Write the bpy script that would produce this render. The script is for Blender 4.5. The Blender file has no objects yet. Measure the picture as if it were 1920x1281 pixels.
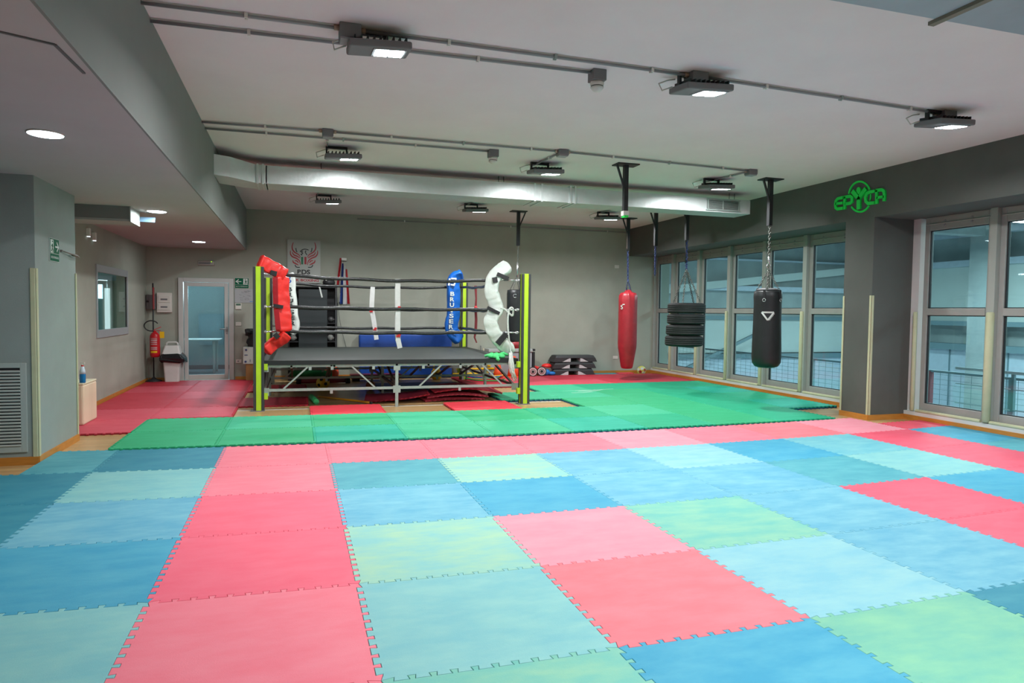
import bpy, bmesh, math, random
from mathutils import Vector, Matrix, noise
random.seed(7)
SC = bpy.context.scene
COL = SC.collection
PI = math.pi
V = Vector

# ------------------------------------------------------------------ camera
F_PX = 1287.0
CAM = V((0.6773, -7.6244, 1.4357))
YAW, PITCH, ROLL = 0.3039, 0.0435, 0.012
_f = V((math.sin(YAW)*math.cos(PITCH), math.cos(YAW)*math.cos(PITCH), -math.sin(PITCH)))
_r = V((math.cos(YAW), -math.sin(YAW), 0)); _u = _r.cross(_f)
R_ = math.cos(ROLL)*_r + math.sin(ROLL)*_u; U_ = -math.sin(ROLL)*_r + math.cos(ROLL)*_u
cam_d = bpy.data.cameras.new('camera'); cam = bpy.data.objects.new('camera', cam_d); COL.objects.link(cam)
cam_d.sensor_width = 36; cam_d.lens = F_PX/1920*36; cam_d.clip_end = 200; cam_d.clip_start = .05
M3 = Matrix((R_, U_, -_f)).transposed()
cam.matrix_world = Matrix.Translation(CAM) @ M3.to_4x4()
SC.camera = cam

# ------------------------------------------------------------------ world, exposure, large lights
SC.view_settings.view_transform = 'Standard'; SC.view_settings.look = 'None'
SC.view_settings.gamma = 1; SC.view_settings.use_curve_mapping = False
SC.view_settings.exposure = 0.36
w = bpy.data.worlds.new('world'); SC.world = w; w.use_nodes = True
w.node_tree.nodes['Background'].inputs[0].default_value = (.05, .07, .09, 1)
w.node_tree.nodes['Background'].inputs[1].default_value = .3

def area(name, loc, size, power, color=(1, 1, 1), rot=(0, 0, 0), sy=None, spread=PI):
    d = bpy.data.lights.new(name, 'AREA'); d.energy = power; d.color = color; d.size = size; d.spread = spread
    if sy: d.shape = 'RECTANGLE'; d.size_y = sy
    o = bpy.data.objects.new(name, d); COL.objects.link(o); o.location = loc; o.rotation_euler = rot
    return o
COOL = (.97, .985, 1.0)
for y_ in (-6.0, -1.5, 3.0, 7.5):                    # lamps of the sports hall outside the windows
    for x_ in (13.0, 18.0):
        area('hall_lamp_light', (x_, y_, 3.55), 1.0, 150, (.72, .97, 1.0))
area('side_room_daylight', (-1.2, 9.9, 2.2), 1.3, 52, (.72, .93, 1.0), (math.radians(-75), 0, 0), 1.2)
area('office_light', (-4.2, 5.5, 2.6), 1.2, 14, (.75, 1.0, .92))

# ------------------------------------------------------------------ helpers
def lin(c):
    out = []
    for v in c:
        v = v/255.
        out.append(v/12.92 if v <= .04045 else ((v+.055)/1.055)**2.4)
    return tuple(out)
def onto(ax, val, px, py):
    d = _f + (px-960)/F_PX*R_ - (py-640.5)/F_PX*U_
    t = (val-CAM[ax])/d[ax]
    return CAM + t*d
MATS = {}
def mat(name, col, rough=.6, metal=0, var=0, scale=6, bump=0, bscale=60, spec=.5, emit=None, estr=0, col2=None, stretch=(1, 1, 1), rnd=False, coat=0):
    if name in MATS: return MATS[name]
    m = bpy.data.materials.new(name); m.use_nodes = True; nt = m.node_tree; b = nt.nodes['Principled BSDF']
    b.inputs['Base Color'].default_value = (*col, 1); b.inputs['Roughness'].default_value = rough
    b.inputs['Metallic'].default_value = metal; b.inputs['Specular IOR Level'].default_value = spec
    if coat: b.inputs['Coat Weight'].default_value = coat; b.inputs['Coat Roughness'].default_value = .25
    if emit: b.inputs['Emission Color'].default_value = (*emit, 1); b.inputs['Emission Strength'].default_value = estr
    tc = nt.nodes.new('ShaderNodeTexCoord'); mp = nt.nodes.new('ShaderNodeMapping'); mp.inputs['Scale'].default_value = stretch
    src = tc.outputs['Object']
    if rnd:
        oi = nt.nodes.new('ShaderNodeObjectInfo'); ad = nt.nodes.new('ShaderNodeVectorMath'); ad.operation = 'ADD'
        ml = nt.nodes.new('ShaderNodeMath'); ml.operation = 'MULTIPLY'; ml.inputs[1].default_value = 50
        nt.links.new(oi.outputs['Random'], ml.inputs[0]); nt.links.new(src, ad.inputs[0]); nt.links.new(ml.outputs[0], ad.inputs[1]); src = ad.outputs[0]
    nt.links.new(src, mp.inputs['Vector'])
    if var or col2:
        n = nt.nodes.new('ShaderNodeTexNoise'); n.inputs['Scale'].default_value = scale; n.inputs['Detail'].default_value = 6
        n.inputs['Roughness'].default_value = .6
        nt.links.new(mp.outputs[0], n.inputs['Vector'])
        rp = nt.nodes.new('ShaderNodeMapRange'); rp.inputs['From Min'].default_value = .35; rp.inputs['From Max'].default_value = .68
        nt.links.new(n.outputs['Fac'], rp.inputs['Value'])
        mx = nt.nodes.new('ShaderNodeMix'); mx.data_type = 'RGBA'
        c2 = col2 if col2 else tuple(min(1, v*(1+var)) for v in col)
        c1 = col if col2 else tuple(v*(1-var) for v in col)
        mx.inputs[6].default_value = (*c1, 1); mx.inputs[7].default_value = (*c2, 1)
        nt.links.new(rp.outputs[0], mx.inputs[0]); nt.links.new(mx.outputs[2], b.inputs['Base Color'])
    if bump:
        n2 = nt.nodes.new('ShaderNodeTexNoise'); n2.inputs['Scale'].default_value = bscale; n2.inputs['Detail'].default_value = 4
        nt.links.new(mp.outputs[0], n2.inputs['Vector'])
        bp = nt.nodes.new('ShaderNodeBump'); bp.inputs['Strength'].default_value = bump; bp.inputs['Distance'].default_value = .01
        nt.links.new(n2.outputs['Fac'], bp.inputs['Height']); nt.links.new(bp.outputs[0], b.inputs['Normal'])
    MATS[name] = m
    return m

class G:
    """collects shapes in world coordinates"""
    def __init__(s): s.v = []; s.f = []; s.mi = []; s.cur = 0; s.sm = []; s.smooth = False
    def add(s, vs, fs):
        n = len(s.v); s.v += [V(p) for p in vs]
        for f in fs: s.f.append([n+i for i in f]); s.mi.append(s.cur); s.sm.append(s.smooth)
        return s
    def box(s, a, b, M=None):
        x0, y0, z0 = a; x1, y1, z1 = b
        vs = [V(p) for p in ((x0,y0,z0),(x1,y0,z0),(x1,y1,z0),(x0,y1,z0),(x0,y0,z1),(x1,y0,z1),(x1,y1,z1),(x0,y1,z1))]
        if M: vs = [M @ p for p in vs]
        return s.add(vs, [(0,3,2,1),(4,5,6,7),(0,1,5,4),(1,2,6,5),(2,3,7,6),(3,0,4,7)])
    def frame(s, ax, d0, d1, u0, u1, z0, z1, wl, wr, wb, wt):
        """rectangular frame in the plane normal to ax; u is the horizontal axis; four bars that do not overlap"""
        def B(ua, ub, za, zb):
            if ax == 0: s.box((d0, ua, za), (d1, ub, zb))
            else: s.box((ua, d0, za), (ub, d1, zb))
        B(u0, u0+wl, z0, z1); B(u1-wr, u1, z0, z1)
        if wb: B(u0+wl, u1-wr, z0, z0+wb)
        if wt: B(u0+wl, u1-wr, z1-wt, z1)
        return s
    def bar(s, p, q, w, h, up=(0,0,1)):
        """rectangular bar from p to q; w across, h along up"""
        p, q = V(p), V(q); d = (q-p).normalized(); upv = V(up)
        if abs(d.dot(upv)) > .99: upv = V((0,1,0))
        sd = d.cross(upv).normalized(); u2 = sd.cross(d)
        vs = [e + sd*(w/2)*i + u2*(h/2)*j for e in (p, q) for i, j in ((-1,-1),(1,-1),(1,1),(-1,1))]
        return s.add(vs, [(0,3,2,1),(4,5,6,7),(0,1,5,4),(1,2,6,5),(2,3,7,6),(3,0,4,7)])
    def rings(s, rs, closed=False, cap=True):
        n = len(rs[0]); vs = [p for r in rs for p in r]; fs = []
        m = len(rs)
        for i in range(m if closed else m-1):
            a = i*n; b = ((i+1) % m)*n
            for j in range(n): fs.append((a+j, a+(j+1) % n, b+(j+1) % n, b+j))
        s.add(vs, fs)
        if cap and not closed:
            k = len(s.v)-len(vs); t = s.smooth; s.smooth = False
            s.f.append([k+i for i in range(n)][::-1]); s.mi.append(s.cur); s.sm.append(False)
            s.f.append([k+(m-1)*n+i for i in range(n)]); s.mi.append(s.cur); s.sm.append(False); s.smooth = t
        return s
    def tube(s, pts, r, n=10, closed=False, cap=True):
        pts = [V(p) for p in pts]; rs = []; m = len(pts); prev = None
        s.smooth = True
        for i, p in enumerate(pts):
            a = pts[(i-1) % m] if (closed or i) else p; b = pts[(i+1) % m] if (closed or i < m-1) else p
            d = (b-a).normalized() if (b-a).length > 1e-9 else V((0,0,1))
            if prev is None:
                x = d.orthogonal().normalized()
            else:
                x = (prev - d*prev.dot(d)); x = x.normalized() if x.length > 1e-6 else d.orthogonal().normalized()
            prev = x; y = d.cross(x); rr = r[i] if isinstance(r, (list, tuple)) else r
            rs.append([p + (x*math.cos(2*PI*k/n) + y*math.sin(2*PI*k/n))*rr for k in range(n)])
        s.rings(rs, closed, cap); s.smooth = False
        return s
    def cyl(s, p, q, r, n=20, r2=None):
        return s.tube([p, q], [r, r if r2 is None else r2], n)
    def lathe(s, c, prof, n=32, cap=True, M=None, wob=None):
        s.smooth = True; c = V(c)
        rs = []
        for r, z in prof:
            ring = []
            for k in range(n):
                a = 2*PI*k/n; rr = r*(wob(a, z) if wob else 1)
                p = V((rr*math.cos(a), rr*math.sin(a), z))
                ring.append(c + (M @ p if M else p))
            rs.append(ring)
        s.rings(rs, False, cap); s.smooth = False
        return s
    def sphere(s, c, r, n=16, m=10, sc=(1,1,1)):
        s.smooth = True; c = V(c)
        rs = []
        for i in range(1, m):
            t = PI*i/m
            rs.append([c + V((r*math.sin(t)*math.cos(2*PI*k/n)*sc[0], r*math.sin(t)*math.sin(2*PI*k/n)*sc[1], -r*math.cos(t)*sc[2])) for k in range(n)])
        s.rings(rs, False, True); s.smooth = False
        return s
    def prism(s, poly, ext):
        """poly: list of 3d points (planar); ext: extrusion vector"""
        poly = [V(p) for p in poly]; e = V(ext); n = len(poly)
        s.add(poly + [p+e for p in poly], [tuple(range(n))[::-1], tuple(range(n, 2*n))] + [(i, (i+1) % n, n+(i+1) % n, n+i) for i in range(n)])
        return s
    def ribbon(s, pts, w, nrm, ext, closed=False):
        """a flat stroke of width w through pts, in the plane with normal nrm, extruded by ext"""
        pts = [V(p) for p in pts]; nrm = V(nrm).normalized(); m = len(pts); L = []; Rr = []
        for i, p in enumerate(pts):
            a = pts[(i-1) % m] if (closed or i) else p; b = pts[(i+1) % m] if (closed or i < m-1) else p
            d = (b-a).normalized(); sd = d.cross(nrm).normalized(); ww = (w[i] if isinstance(w, (list, tuple)) else w)/2
            k = 1.0
            if (closed or 0 < i < m-1):
                d1 = (p-a).normalized(); c = max(.5, d1.dot(d)); k = 1/c
            L.append(p+sd*ww*k); Rr.append(p-sd*ww*k)
        e = V(ext); rs = [[L[i], Rr[i], Rr[i]+e, L[i]+e] for i in range(m)]
        return s.rings(rs, closed, True)
    def sweep(s, pts, side, w, d, n=5, wrinkle=0, seed=0):
        """padded cushion: rounded rectangle w x d swept along pts; side = across direction"""
        pts = [V(p) for p in pts]; side = V(side).normalized(); m = len(pts); rs = []
        s.smooth = True
        prof = []
        for k in range(20):
            a = 2*PI*k/20; c, q = math.cos(a), math.sin(a); e = .42
            prof.append((math.copysign(abs(c)**e, c), math.copysign(abs(q)**e, q)))
        for i, p in enumerate(pts):
            a = pts[max(0, i-1)]; b = pts[min(m-1, i+1)]; dr = (b-a).normalized()
            sd = (side - dr*side.dot(dr)).normalized(); th = sd.cross(dr)
            t = i/(m-1); en = min(1, .62+9*min(t, 1-t)); ring = []
            for (x, y) in prof:
                q = p + sd*x*w/2*en + th*y*d/2*en
                if wrinkle: q = q + th*(noise.noise(V((x*1.3+seed, y*1.3, i*.35)))*wrinkle*.8+noise.noise(V((x*3+seed, y*3, i*1.3)))*wrinkle*.55) + sd*(noise.noise(V((x+seed, y+9, i*.3)))*wrinkle*.5)
                ring.append(q)
            rs.append(ring)
        s.rings(rs, False, True); s.smooth = False
        return s

def wloc(o):
    l = V((0,0,0))
    while o: l += o.location; o = o.parent
    return l
def ob(name, g, m, parent=None, base=None, bevel=0):
    """one mesh object; origin at its bottom centre when top-level"""
    if parent: off = wloc(parent)
    elif base is not None: off = V(base)
    else:
        xs = [p.x for p in g.v]; ys = [p.y for p in g.v]; zs = [p.z for p in g.v]
        off = V(((min(xs)+max(xs))/2, (min(ys)+max(ys))/2, min(zs)))
    me = bpy.data.meshes.new(name); me.from_pydata([p-off for p in g.v], [], g.f)
    for i, p in enumerate(me.polygons): p.material_index = g.mi[i]; p.use_smooth = g.sm[i]
    for mm in (m if isinstance(m, (list, tuple)) else [m]): me.materials.append(mm)
    bm = bmesh.new(); bm.from_mesh(me); bmesh.ops.recalc_face_normals(bm, faces=bm.faces); bm.to_mesh(me); bm.free()
    me.update()
    o = bpy.data.objects.new(name, me); COL.objects.link(o)
    if parent: o.parent = parent
    else: o.location = off
    if bevel:
        b = o.modifiers.new('bevel', 'BEVEL'); b.width = bevel; b.segments = 2; b.limit_method = 'ANGLE'; b.angle_limit = math.radians(50)
    return o
def tag(o, label=None, cat=None, group=None, kind=None):
    if label: o['label'] = label
    if cat: o['category'] = cat
    if group: o['group'] = group
    if kind: o['kind'] = kind
    return o
def thing(name, loc, label, cat, group=None, kind=None):
    o = bpy.data.objects.new(name, None); COL.objects.link(o); o.location = V(loc); o.empty_display_size = .1
    return tag(o, label, cat, group, kind)
def one(name, g, m, label, cat, group=None, bevel=0, kind=None):
    return tag(ob(name, g, m, bevel=bevel), label, cat, group, kind)
def struct(name, g, m, label=None, bevel=0):
    o = ob(name, g, m, bevel=bevel); o['kind'] = 'structure'
    if label: o['label'] = label
    return o
def copy_tree(o, parent=None):
    c = o.copy(); COL.objects.link(c)
    if parent: c.parent = parent
    for ch in list(o.children): copy_tree(ch, c)
    return c
def text(name, s, m, parent, c, right, up, width, height, depth=.004, off=0.0):
    """lettering centred at c, fitted to width x height"""
    cu = bpy.data.curves.new(name, 'FONT'); cu.body = s; cu.size = 1; cu.extrude = 0; cu.offset = off
    t = bpy.data.objects.new(name, cu); COL.objects.link(t)
    bpy.context.view_layer.update()
    me = bpy.data.meshes.new_from_object(t.evaluated_get(bpy.context.evaluated_depsgraph_get()))
    bpy.data.objects.remove(t, do_unlink=True)
    xs = [v.co.x for v in me.vertices]; ys = [v.co.y for v in me.vertices]
    cx, cy = (min(xs)+max(xs))/2, (min(ys)+max(ys))/2; sx = width/(max(xs)-min(xs)); sy = height/(max(ys)-min(ys))
    right, up = V(right).normalized(), V(up).normalized(); n = right.cross(up); c = V(c)
    g = G()
    vs = [c + right*(v.co.x-cx)*sx + up*(v.co.y-cy)*sy + n*depth for v in me.vertices]
    vb = [p - n*depth for p in vs]; k = len(vs)
    fs = [tuple(p.vertices) for p in me.polygons]; ec = {}
    for f in fs:
        for i in range(len(f)):
            a, b = f[i], f[(i+1) % len(f)]; ec[(a, b)] = 1
    side = [(a, b, b+k, a+k) for (a, b) in ec if (b, a) not in ec]
    g.add(vs+vb, fs + side)
    bpy.data.meshes.remove(me)
    return ob(name, g, m, parent)
def chain_g(g, p, q, link=.035, r=.004, w=.012):
    p, q = V(p), V(q); d = q-p; n = max(2, int(d.length/(link*.72))); dn = d.normalized(); x = dn.orthogonal().normalized(); y = dn.cross(x)
    for i in range(n):
        c = p + d*((i+.5)/n); a = x if i % 2 else y
        pts = [c + dn*math.cos(t)*link/2 + a*math.sin(t)*w for t in [2*PI*k/8 for k in range(8)]]
        g.tube(pts, r, 5, closed=True)
    return g

# ------------------------------------------------------------------ materials
m_wall = mat('wall_paint', (.37, .385, .325), .85, var=.05, scale=2, bump=.08, bscale=90, spec=.2)
m_wall2 = mat('pillar_paint', (.28, .325, .305), .7, var=.05, scale=2, bump=.08, bscale=90, spec=.3)
m_dark = mat('dark_grey_paint', (.105, .11, .10), .8, var=.06, scale=2, bump=.08, bscale=90, spec=.25)
m_white = mat('white_paint', (.62, .63, .60), .6, var=.03, scale=4)
m_ceil = mat('ceiling_paint', (.76, .695, .69), .9, var=.025, scale=1.3, bump=.05, bscale=40, spec=.1)
m_ceilb = mat('blue_grey_panels', (.33, .39, .43), .8, var=.06, scale=2)
m_drop = mat('lowered_ceiling_paint', (.47, .44, .44), .9, var=.03, scale=1.5, spec=.1)
m_skirt = mat('varnished_skirting', lin((190, 125, 50)), .45, var=.12, scale=5, stretch=(1, 1, 8))
m_alu = mat('window_aluminium', (.36, .36, .335), .45, metal=.15, var=.04)
m_foam = mat('cream_foam', lin((188, 190, 155)), .7, var=.05, scale=8)
m_steel = mat('galvanised_steel', (.36, .41, .385), .45, metal=.3, var=.08, scale=14)
m_dsteel = mat('dull_brown_steel', (.16, .13, .11), .55, metal=.2, var=.1)
m_black = mat('black_powder_coat', (.015, .015, .017), .5)
m_rub = mat('black_rubber', (.010, .011, .011), .75, var=.25, scale=30)
m_tape = mat('black_tape', (.022, .024, .024), .32, var=.3, scale=25, bump=.7, bscale=50)
m_grey = mat('grey_plastic', (.17, .17, .175), .5)
m_pipe = mat('grey_conduit', (.27, .275, .28), .35)
m_whp = mat('white_plastic', (.68, .66, .60), .4)
m_chrome = mat('chrome', (.65, .66, .68), .25, metal=.9)
m_lime = mat('lime_paint', lin((178, 214, 40)), .5, var=.05)
m_post = mat('dark_grey_post', (.035, .04, .042), .55)
m_lamp = mat('lamp_lens', (.9, .95, 1), .3, emit=(.85, .95, 1), estr=28)
m_lampd = mat('dim_lamp_lens', (.9, .95, 1), .3, emit=(.85, .95, 1), estr=.8)
m_green = mat('sign_green', lin((0, 92, 62)), .7, spec=.2)
m_signw = mat('sign_white', (.62, .66, .62), .5)
m_red = mat('red_leather', lin((158, 34, 44)), .42, var=.12, scale=8, bump=.15, bscale=14)
m_redpad = mat('red_vinyl', lin((238, 48, 42)), .38, var=.1, scale=7, bump=.25, bscale=16)
m_whpad = mat('white_vinyl', (.66, .71, .66), .45, var=.08, scale=7, bump=.5, bscale=13)
m_blpad = mat('blue_vinyl', lin((14, 95, 185)), .45, var=.15, scale=7, bump=.3, bscale=16)
m_blue2 = mat('blue_gym_mat', lin((12, 70, 160)), .5, var=.15, scale=4, bump=.2, bscale=8)
m_bagb = mat('black_leather', (.010, .012, .013), .45, var=.2, scale=9, bump=.15, bscale=30)
m_deck = mat('charcoal_canvas', (.034, .042, .038), .6, var=.12, scale=3, stretch=(.4, 6, 1))
m_decke = mat('deck_edge', (.012, .013, .015), .5)
m_card = mat('brown_cardboard', lin((165, 125, 75)), .8, var=.06)
m_duct = mat('foil_duct', (.56, .59, .58), .42, metal=.25, bump=.35, bscale=18, var=.04)
m_egreen = mat('logo_green', lin((10, 225, 80)), .5)
m_yel = mat('yellow_plastic', lin((235, 190, 15)), .45)
m_oran = mat('orange_plastic', lin((235, 85, 40)), .45)
m_gfoam = mat('green_foam', lin((60, 180, 110)), .7)
m_bl = mat('bright_blue_plastic', lin((20, 120, 200)), .45)
m_tape2 = mat('white_tape', (.62, .62, .60), .6, var=.08)
m_cyan = mat('bright_green_cloth', lin((90, 215, 130)), .8)
m_rope = mat('white_cotton', (.64, .66, .62), .8, var=.12, scale=40)
m_bagf = mat('black_bin_film', (.012, .012, .014), .22, bump=.8, bscale=9)
m_poster = mat('poster_board', (.42, .44, .41), .5)
m_pred = mat('poster_red', lin((165, 35, 45)), .5)
m_pblk = mat('poster_black', (.012, .013, .014), .5)
m_pgrn = mat('poster_green', lin((0, 105, 65)), .5)
m_navy = mat('navy_mat', (.035, .035, .06), .6, var=.1)

def floor_mat():
    m = bpy.data.materials.new('parquet_floor'); m.use_nodes = True; nt = m.node_tree; b = nt.nodes['Principled BSDF']
    tc = nt.nodes.new('ShaderNodeTexCoord'); br = nt.nodes.new('ShaderNodeTexBrick')
    br.inputs['Scale'].default_value = 1; br.inputs['Brick Width'].default_value = .9; br.inputs['Row Height'].default_value = .075
    br.inputs['Mortar Size'].default_value = .0012; br.inputs['Color1'].default_value = (*lin((216, 178, 124)), 1)
    br.inputs['Color2'].default_value = (*lin((192, 152, 100)), 1); br.inputs['Mortar'].default_value = (*lin((120, 85, 50)), 1)
    n = nt.nodes.new('ShaderNodeTexNoise'); n.inputs['Scale'].default_value = 4; mp = nt.nodes.new('ShaderNodeMapping'); mp.inputs['Scale'].default_value = (1, 14, 1)
    mx = nt.nodes.new('ShaderNodeMix'); mx.data_type = 'RGBA'; mx.blend_type = 'MULTIPLY'; mx.inputs[0].default_value = .35
    nt.links.new(tc.outputs['Object'], br.inputs['Vector']); nt.links.new(tc.outputs['Object'], mp.inputs[0]); nt.links.new(mp.outputs[0], n.inputs['Vector'])
    nt.links.new(br.outputs['Color'], mx.inputs[6]); nt.links.new(n.outputs['Color'], mx.inputs[7]); nt.links.new(mx.outputs[2], b.inputs['Base Color'])
    b.inputs['Roughness'].default_value = .32
    return m
def glass(name, tint, gl=.08, rough=0.02, haze=0, hcol=(.5, .6, .6)):
    m = bpy.data.materials.new(name); m.use_nodes = True; nt = m.node_tree; nt.nodes.clear()
    o = nt.nodes.new('ShaderNodeOutputMaterial'); t = nt.nodes.new('ShaderNodeBsdfTransparent'); t.inputs[0].default_value = (*tint, 1)
    g = nt.nodes.new('ShaderNodeBsdfGlossy'); g.inputs['Roughness'].default_value = rough; g.inputs[0].default_value = (.8, .95, 1, 1)
    fr = nt.nodes.new('ShaderNodeLayerWeight'); fr.inputs[0].default_value = .5
    pw = nt.nodes.new('ShaderNodeMath'); pw.operation = 'POWER'; pw.inputs[1].default_value = 4
    nt.links.new(fr.outputs['Facing'], pw.inputs[0])
    mr = nt.nodes.new('ShaderNodeMath'); mr.operation = 'MULTIPLY_ADD'; mr.inputs[1].default_value = .45; mr.inputs[2].default_value = gl*.6
    nt.links.new(pw.outputs[0], mr.inputs[0])
    mx = nt.nodes.new('ShaderNodeMixShader'); nt.links.new(mr.outputs[0], mx.inputs[0])
    base = t.outputs[0]
    if haze:
        d = nt.nodes.new('ShaderNodeBsdfDiffuse'); d.inputs[0].default_value = (*hcol, 1); m2 = nt.nodes.new('ShaderNodeMixShader'); m2.inputs[0].default_value = haze
        nt.links.new(t.outputs[0], m2.inputs[1]); nt.links.new(d.outputs[0], m2.inputs[2]); base = m2.outputs[0]
    nt.links.new(base, mx.inputs[1]); nt.links.new(g.outputs[0], mx.inputs[2]); nt.links.new(mx.outputs[0], o.inputs[0])
    return m
m_floor = floor_mat()
m_glass = glass('tinted_window_glass', (.80, .90, .92), .06)
m_glass2 = glass('inner_window_glass', (.82, .92, .88), .10)
m_glassd = glass('door_glass', (.80, .92, .95), .05, .05, .10, (.35, .5, .55))

ZF = -.025                                           # parquet level; the puzzle mats' top is z = 0
# ------------------------------------------------------------------ room shell
struct('floor', G().box((-6, -11, -.12), (9.3, 7.5, ZF)), m_floor, 'light varnished strip parquet floor')
g = G().box((-.3, -3.95, 3.45), (9.4, 7.5, 3.6)); struct('ceiling', g, m_ceil)
g = G().box((-6, -11, 2.62), (-.31, 2.1, 3.6)).box((-2.2, 2.1, 2.62), (-.31, 7.5, 3.6)).box((-6, 2.1, 2.7), (-2.2, 7.5, 3.6)); struct('ceiling_lowered', g, [m_drop])
g = G().box((-.3, -11.1, 3.45), (9.4, -3.95, 3.6)); struct('ceiling_panels', g, m_ceilb)
for i, (x_, ) in enumerate(((4.80,), (5.72,), (6.64,))):
    struct('trim_%d' % (i+1), G().box((x_, -9, 3.425), (x_+.05, -3.90, 3.45)), mat('brown_batten', lin((120, 115, 100)), .6))
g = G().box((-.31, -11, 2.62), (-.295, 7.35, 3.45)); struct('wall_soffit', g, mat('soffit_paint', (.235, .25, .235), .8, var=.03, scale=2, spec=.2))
# back wall with door opening x -1.50..-.60, z..2.0
g = G(); YB = 7.35
g.box((-2.3, YB, ZF), (-1.50, YB+.15, 3.6)); g.box((-.60, YB, ZF), (9.4, YB+.15, 3.6)); g.box((-1.50, YB, 1.99), (-.60, YB+.15, 3.6))
struct('wall_back', g, m_wall)
# left wall with inner window opening
g = G(); XL = -2.13
g.box((XL-.15, .87, ZF), (XL, 3.86, 2.7)); g.box((XL-.15, 5.68, ZF), (XL, YB, 2.7)); g.box((XL-.15, 3.86, ZF), (XL, 5.68, 1.03)); g.box((XL-.15, 3.86, 2.02), (XL, 5.68, 2.7))
struct('wall_left', g, m_wall)
g = G(); g.box((-2.9, -.33, ZF), (-1.6, .87, 2.62)); struct('pillar_left', g, m_wall2)
g = G(); g.box((-6, -.33, ZF), (-2.9, -.18, 2.62)); struct('wall_left.001', g, m_wall2)
struct('wall_left.002', G().box((-6.1, -11, ZF), (-6, -.2, 2.62)), m_wall)
struct('wall_front', G().box((-6, -11.1, ZF), (9.4, -11, 3.6)), m_wall)
struct('beam_right', G().box((8.3, -11, 2.80), (9.35, 7.35, 3.45)), m_dark)
struct('column_right', G().box((8.3, 0, ZF), (9.32, .52, 2.80)), m_dark)
# skirting
def skirt(name, pts, h=.075, t=.014):
    g = G()
    for a, b in zip(pts[:-1], pts[1:]):
        g.bar((a[0], a[1], ZF+h/2), (b[0], b[1], ZF+h/2), t, h)
    struct(name, g, m_skirt)
skirt('baseboard_back', [(-2.1, 7.343), (-1.58, 7.343)]); skirt('baseboard_back.001', [(-.52, 7.343), (8.93, 7.343)])
skirt('baseboard_left', [(-2.123, .9), (-2.123, 7.34)])
skirt('baseboard_left.001', [(-6, -.337), (-1.593, -.337), (-1.593, .877), (-2.1, .877)])
skirt('baseboard_right', [(8.93, 7.33), (8.93, .53)]); skirt('baseboard_right.001', [(8.32, .527), (8.293, .52), (8.293, -.007), (8.93, -.007)])
skirt('baseboard_right.002', [(8.93, -.01), (8.93, -10.9)])

# ------------------------------------------------------------------ windows on the right
XW = 9.05
def win_unit(n, y0, y1):
    root = thing('window_%d' % n, ((XW, (y0+y1)/2, .1)), None, None, kind='structure')
    a, b = y0+.045, y1-.045
    g = G()
    g.frame(0, XW-.02, XW+.06, a, b, .10, 2.80, .07, .07, .125, .18); g.box((XW-.028, a+.07, 1.455), (XW+.055, b-.07, 1.55))
    g.box((XW-.032, a+.01, 2.70), (XW-.0205, b-.01, 2.715))
    ob('window_frame', g, m_alu, root, bevel=.006)
    g = G()
    for z0, z1 in ((.225, 1.455), (1.55, 2.62)):
        g.frame(0, XW+.003, XW+.03, a+.07, b-.07, z0, z1, .014, .014, .011, .011)
    ob('gasket', g, m_black, root)
    ob('upper_pane', G().box((XW+.012, a+.07, 1.545), (XW+.02, b-.07, 2.625)), m_glass, root)
    ob('lower_pane', G().box((XW+.012, a+.07, .22), (XW+.02, b-.07, 1.46)), m_glass, root)
    g = G()
    for yy in (a+.3, b-.3):
        g.cyl((XW-.03, yy, 2.735), (XW-.005, yy, 2.735), .014, 10); g.cyl((XW-.03, yy, 2.68), (XW-.005, yy, 2.68), .014, 10)
    ob('stay_bolts', g, m_pipe, root)
ys = [7.33, 6.48, 5.40, 4.30, 3.21, 2.13, .97]
for i in range(6): win_unit(i+1, ys[i+1], ys[i])
ys2 = [-.12, -1.20, -2.28, -3.36, -4.44]
for i in range(4): win_unit(i+7, ys2[i+1], ys2[i])
g = G()
for y_ in ys[1:] + ys2[1:]: g.box((8.965, y_-.045, .1), (9.12, y_+.045, 2.80))
g.box((8.965, 7.3, .1), (9.12, 7.36, 2.8)); g.box((8.99, .5, .1), (9.12, .97, 2.8))
struct('trim_10', g, mat('mullion_paint', (.37, .39, .355), .5))
g = G().box((9.0, -.12, -.02), (9.12, .0, 2.80)); struct('trim_11', g, m_white)
g = G().box((8.937, .5, ZF), (9.25, 7.35, .10)); g.box((8.937, -4.6, ZF), (9.25, 0, .10)); struct('wall_sill', g, m_white)
g = G().box((8.98, -11, ZF), (9.25, -4.44, 2.8)); struct('wall_right', g, m_white)
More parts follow.
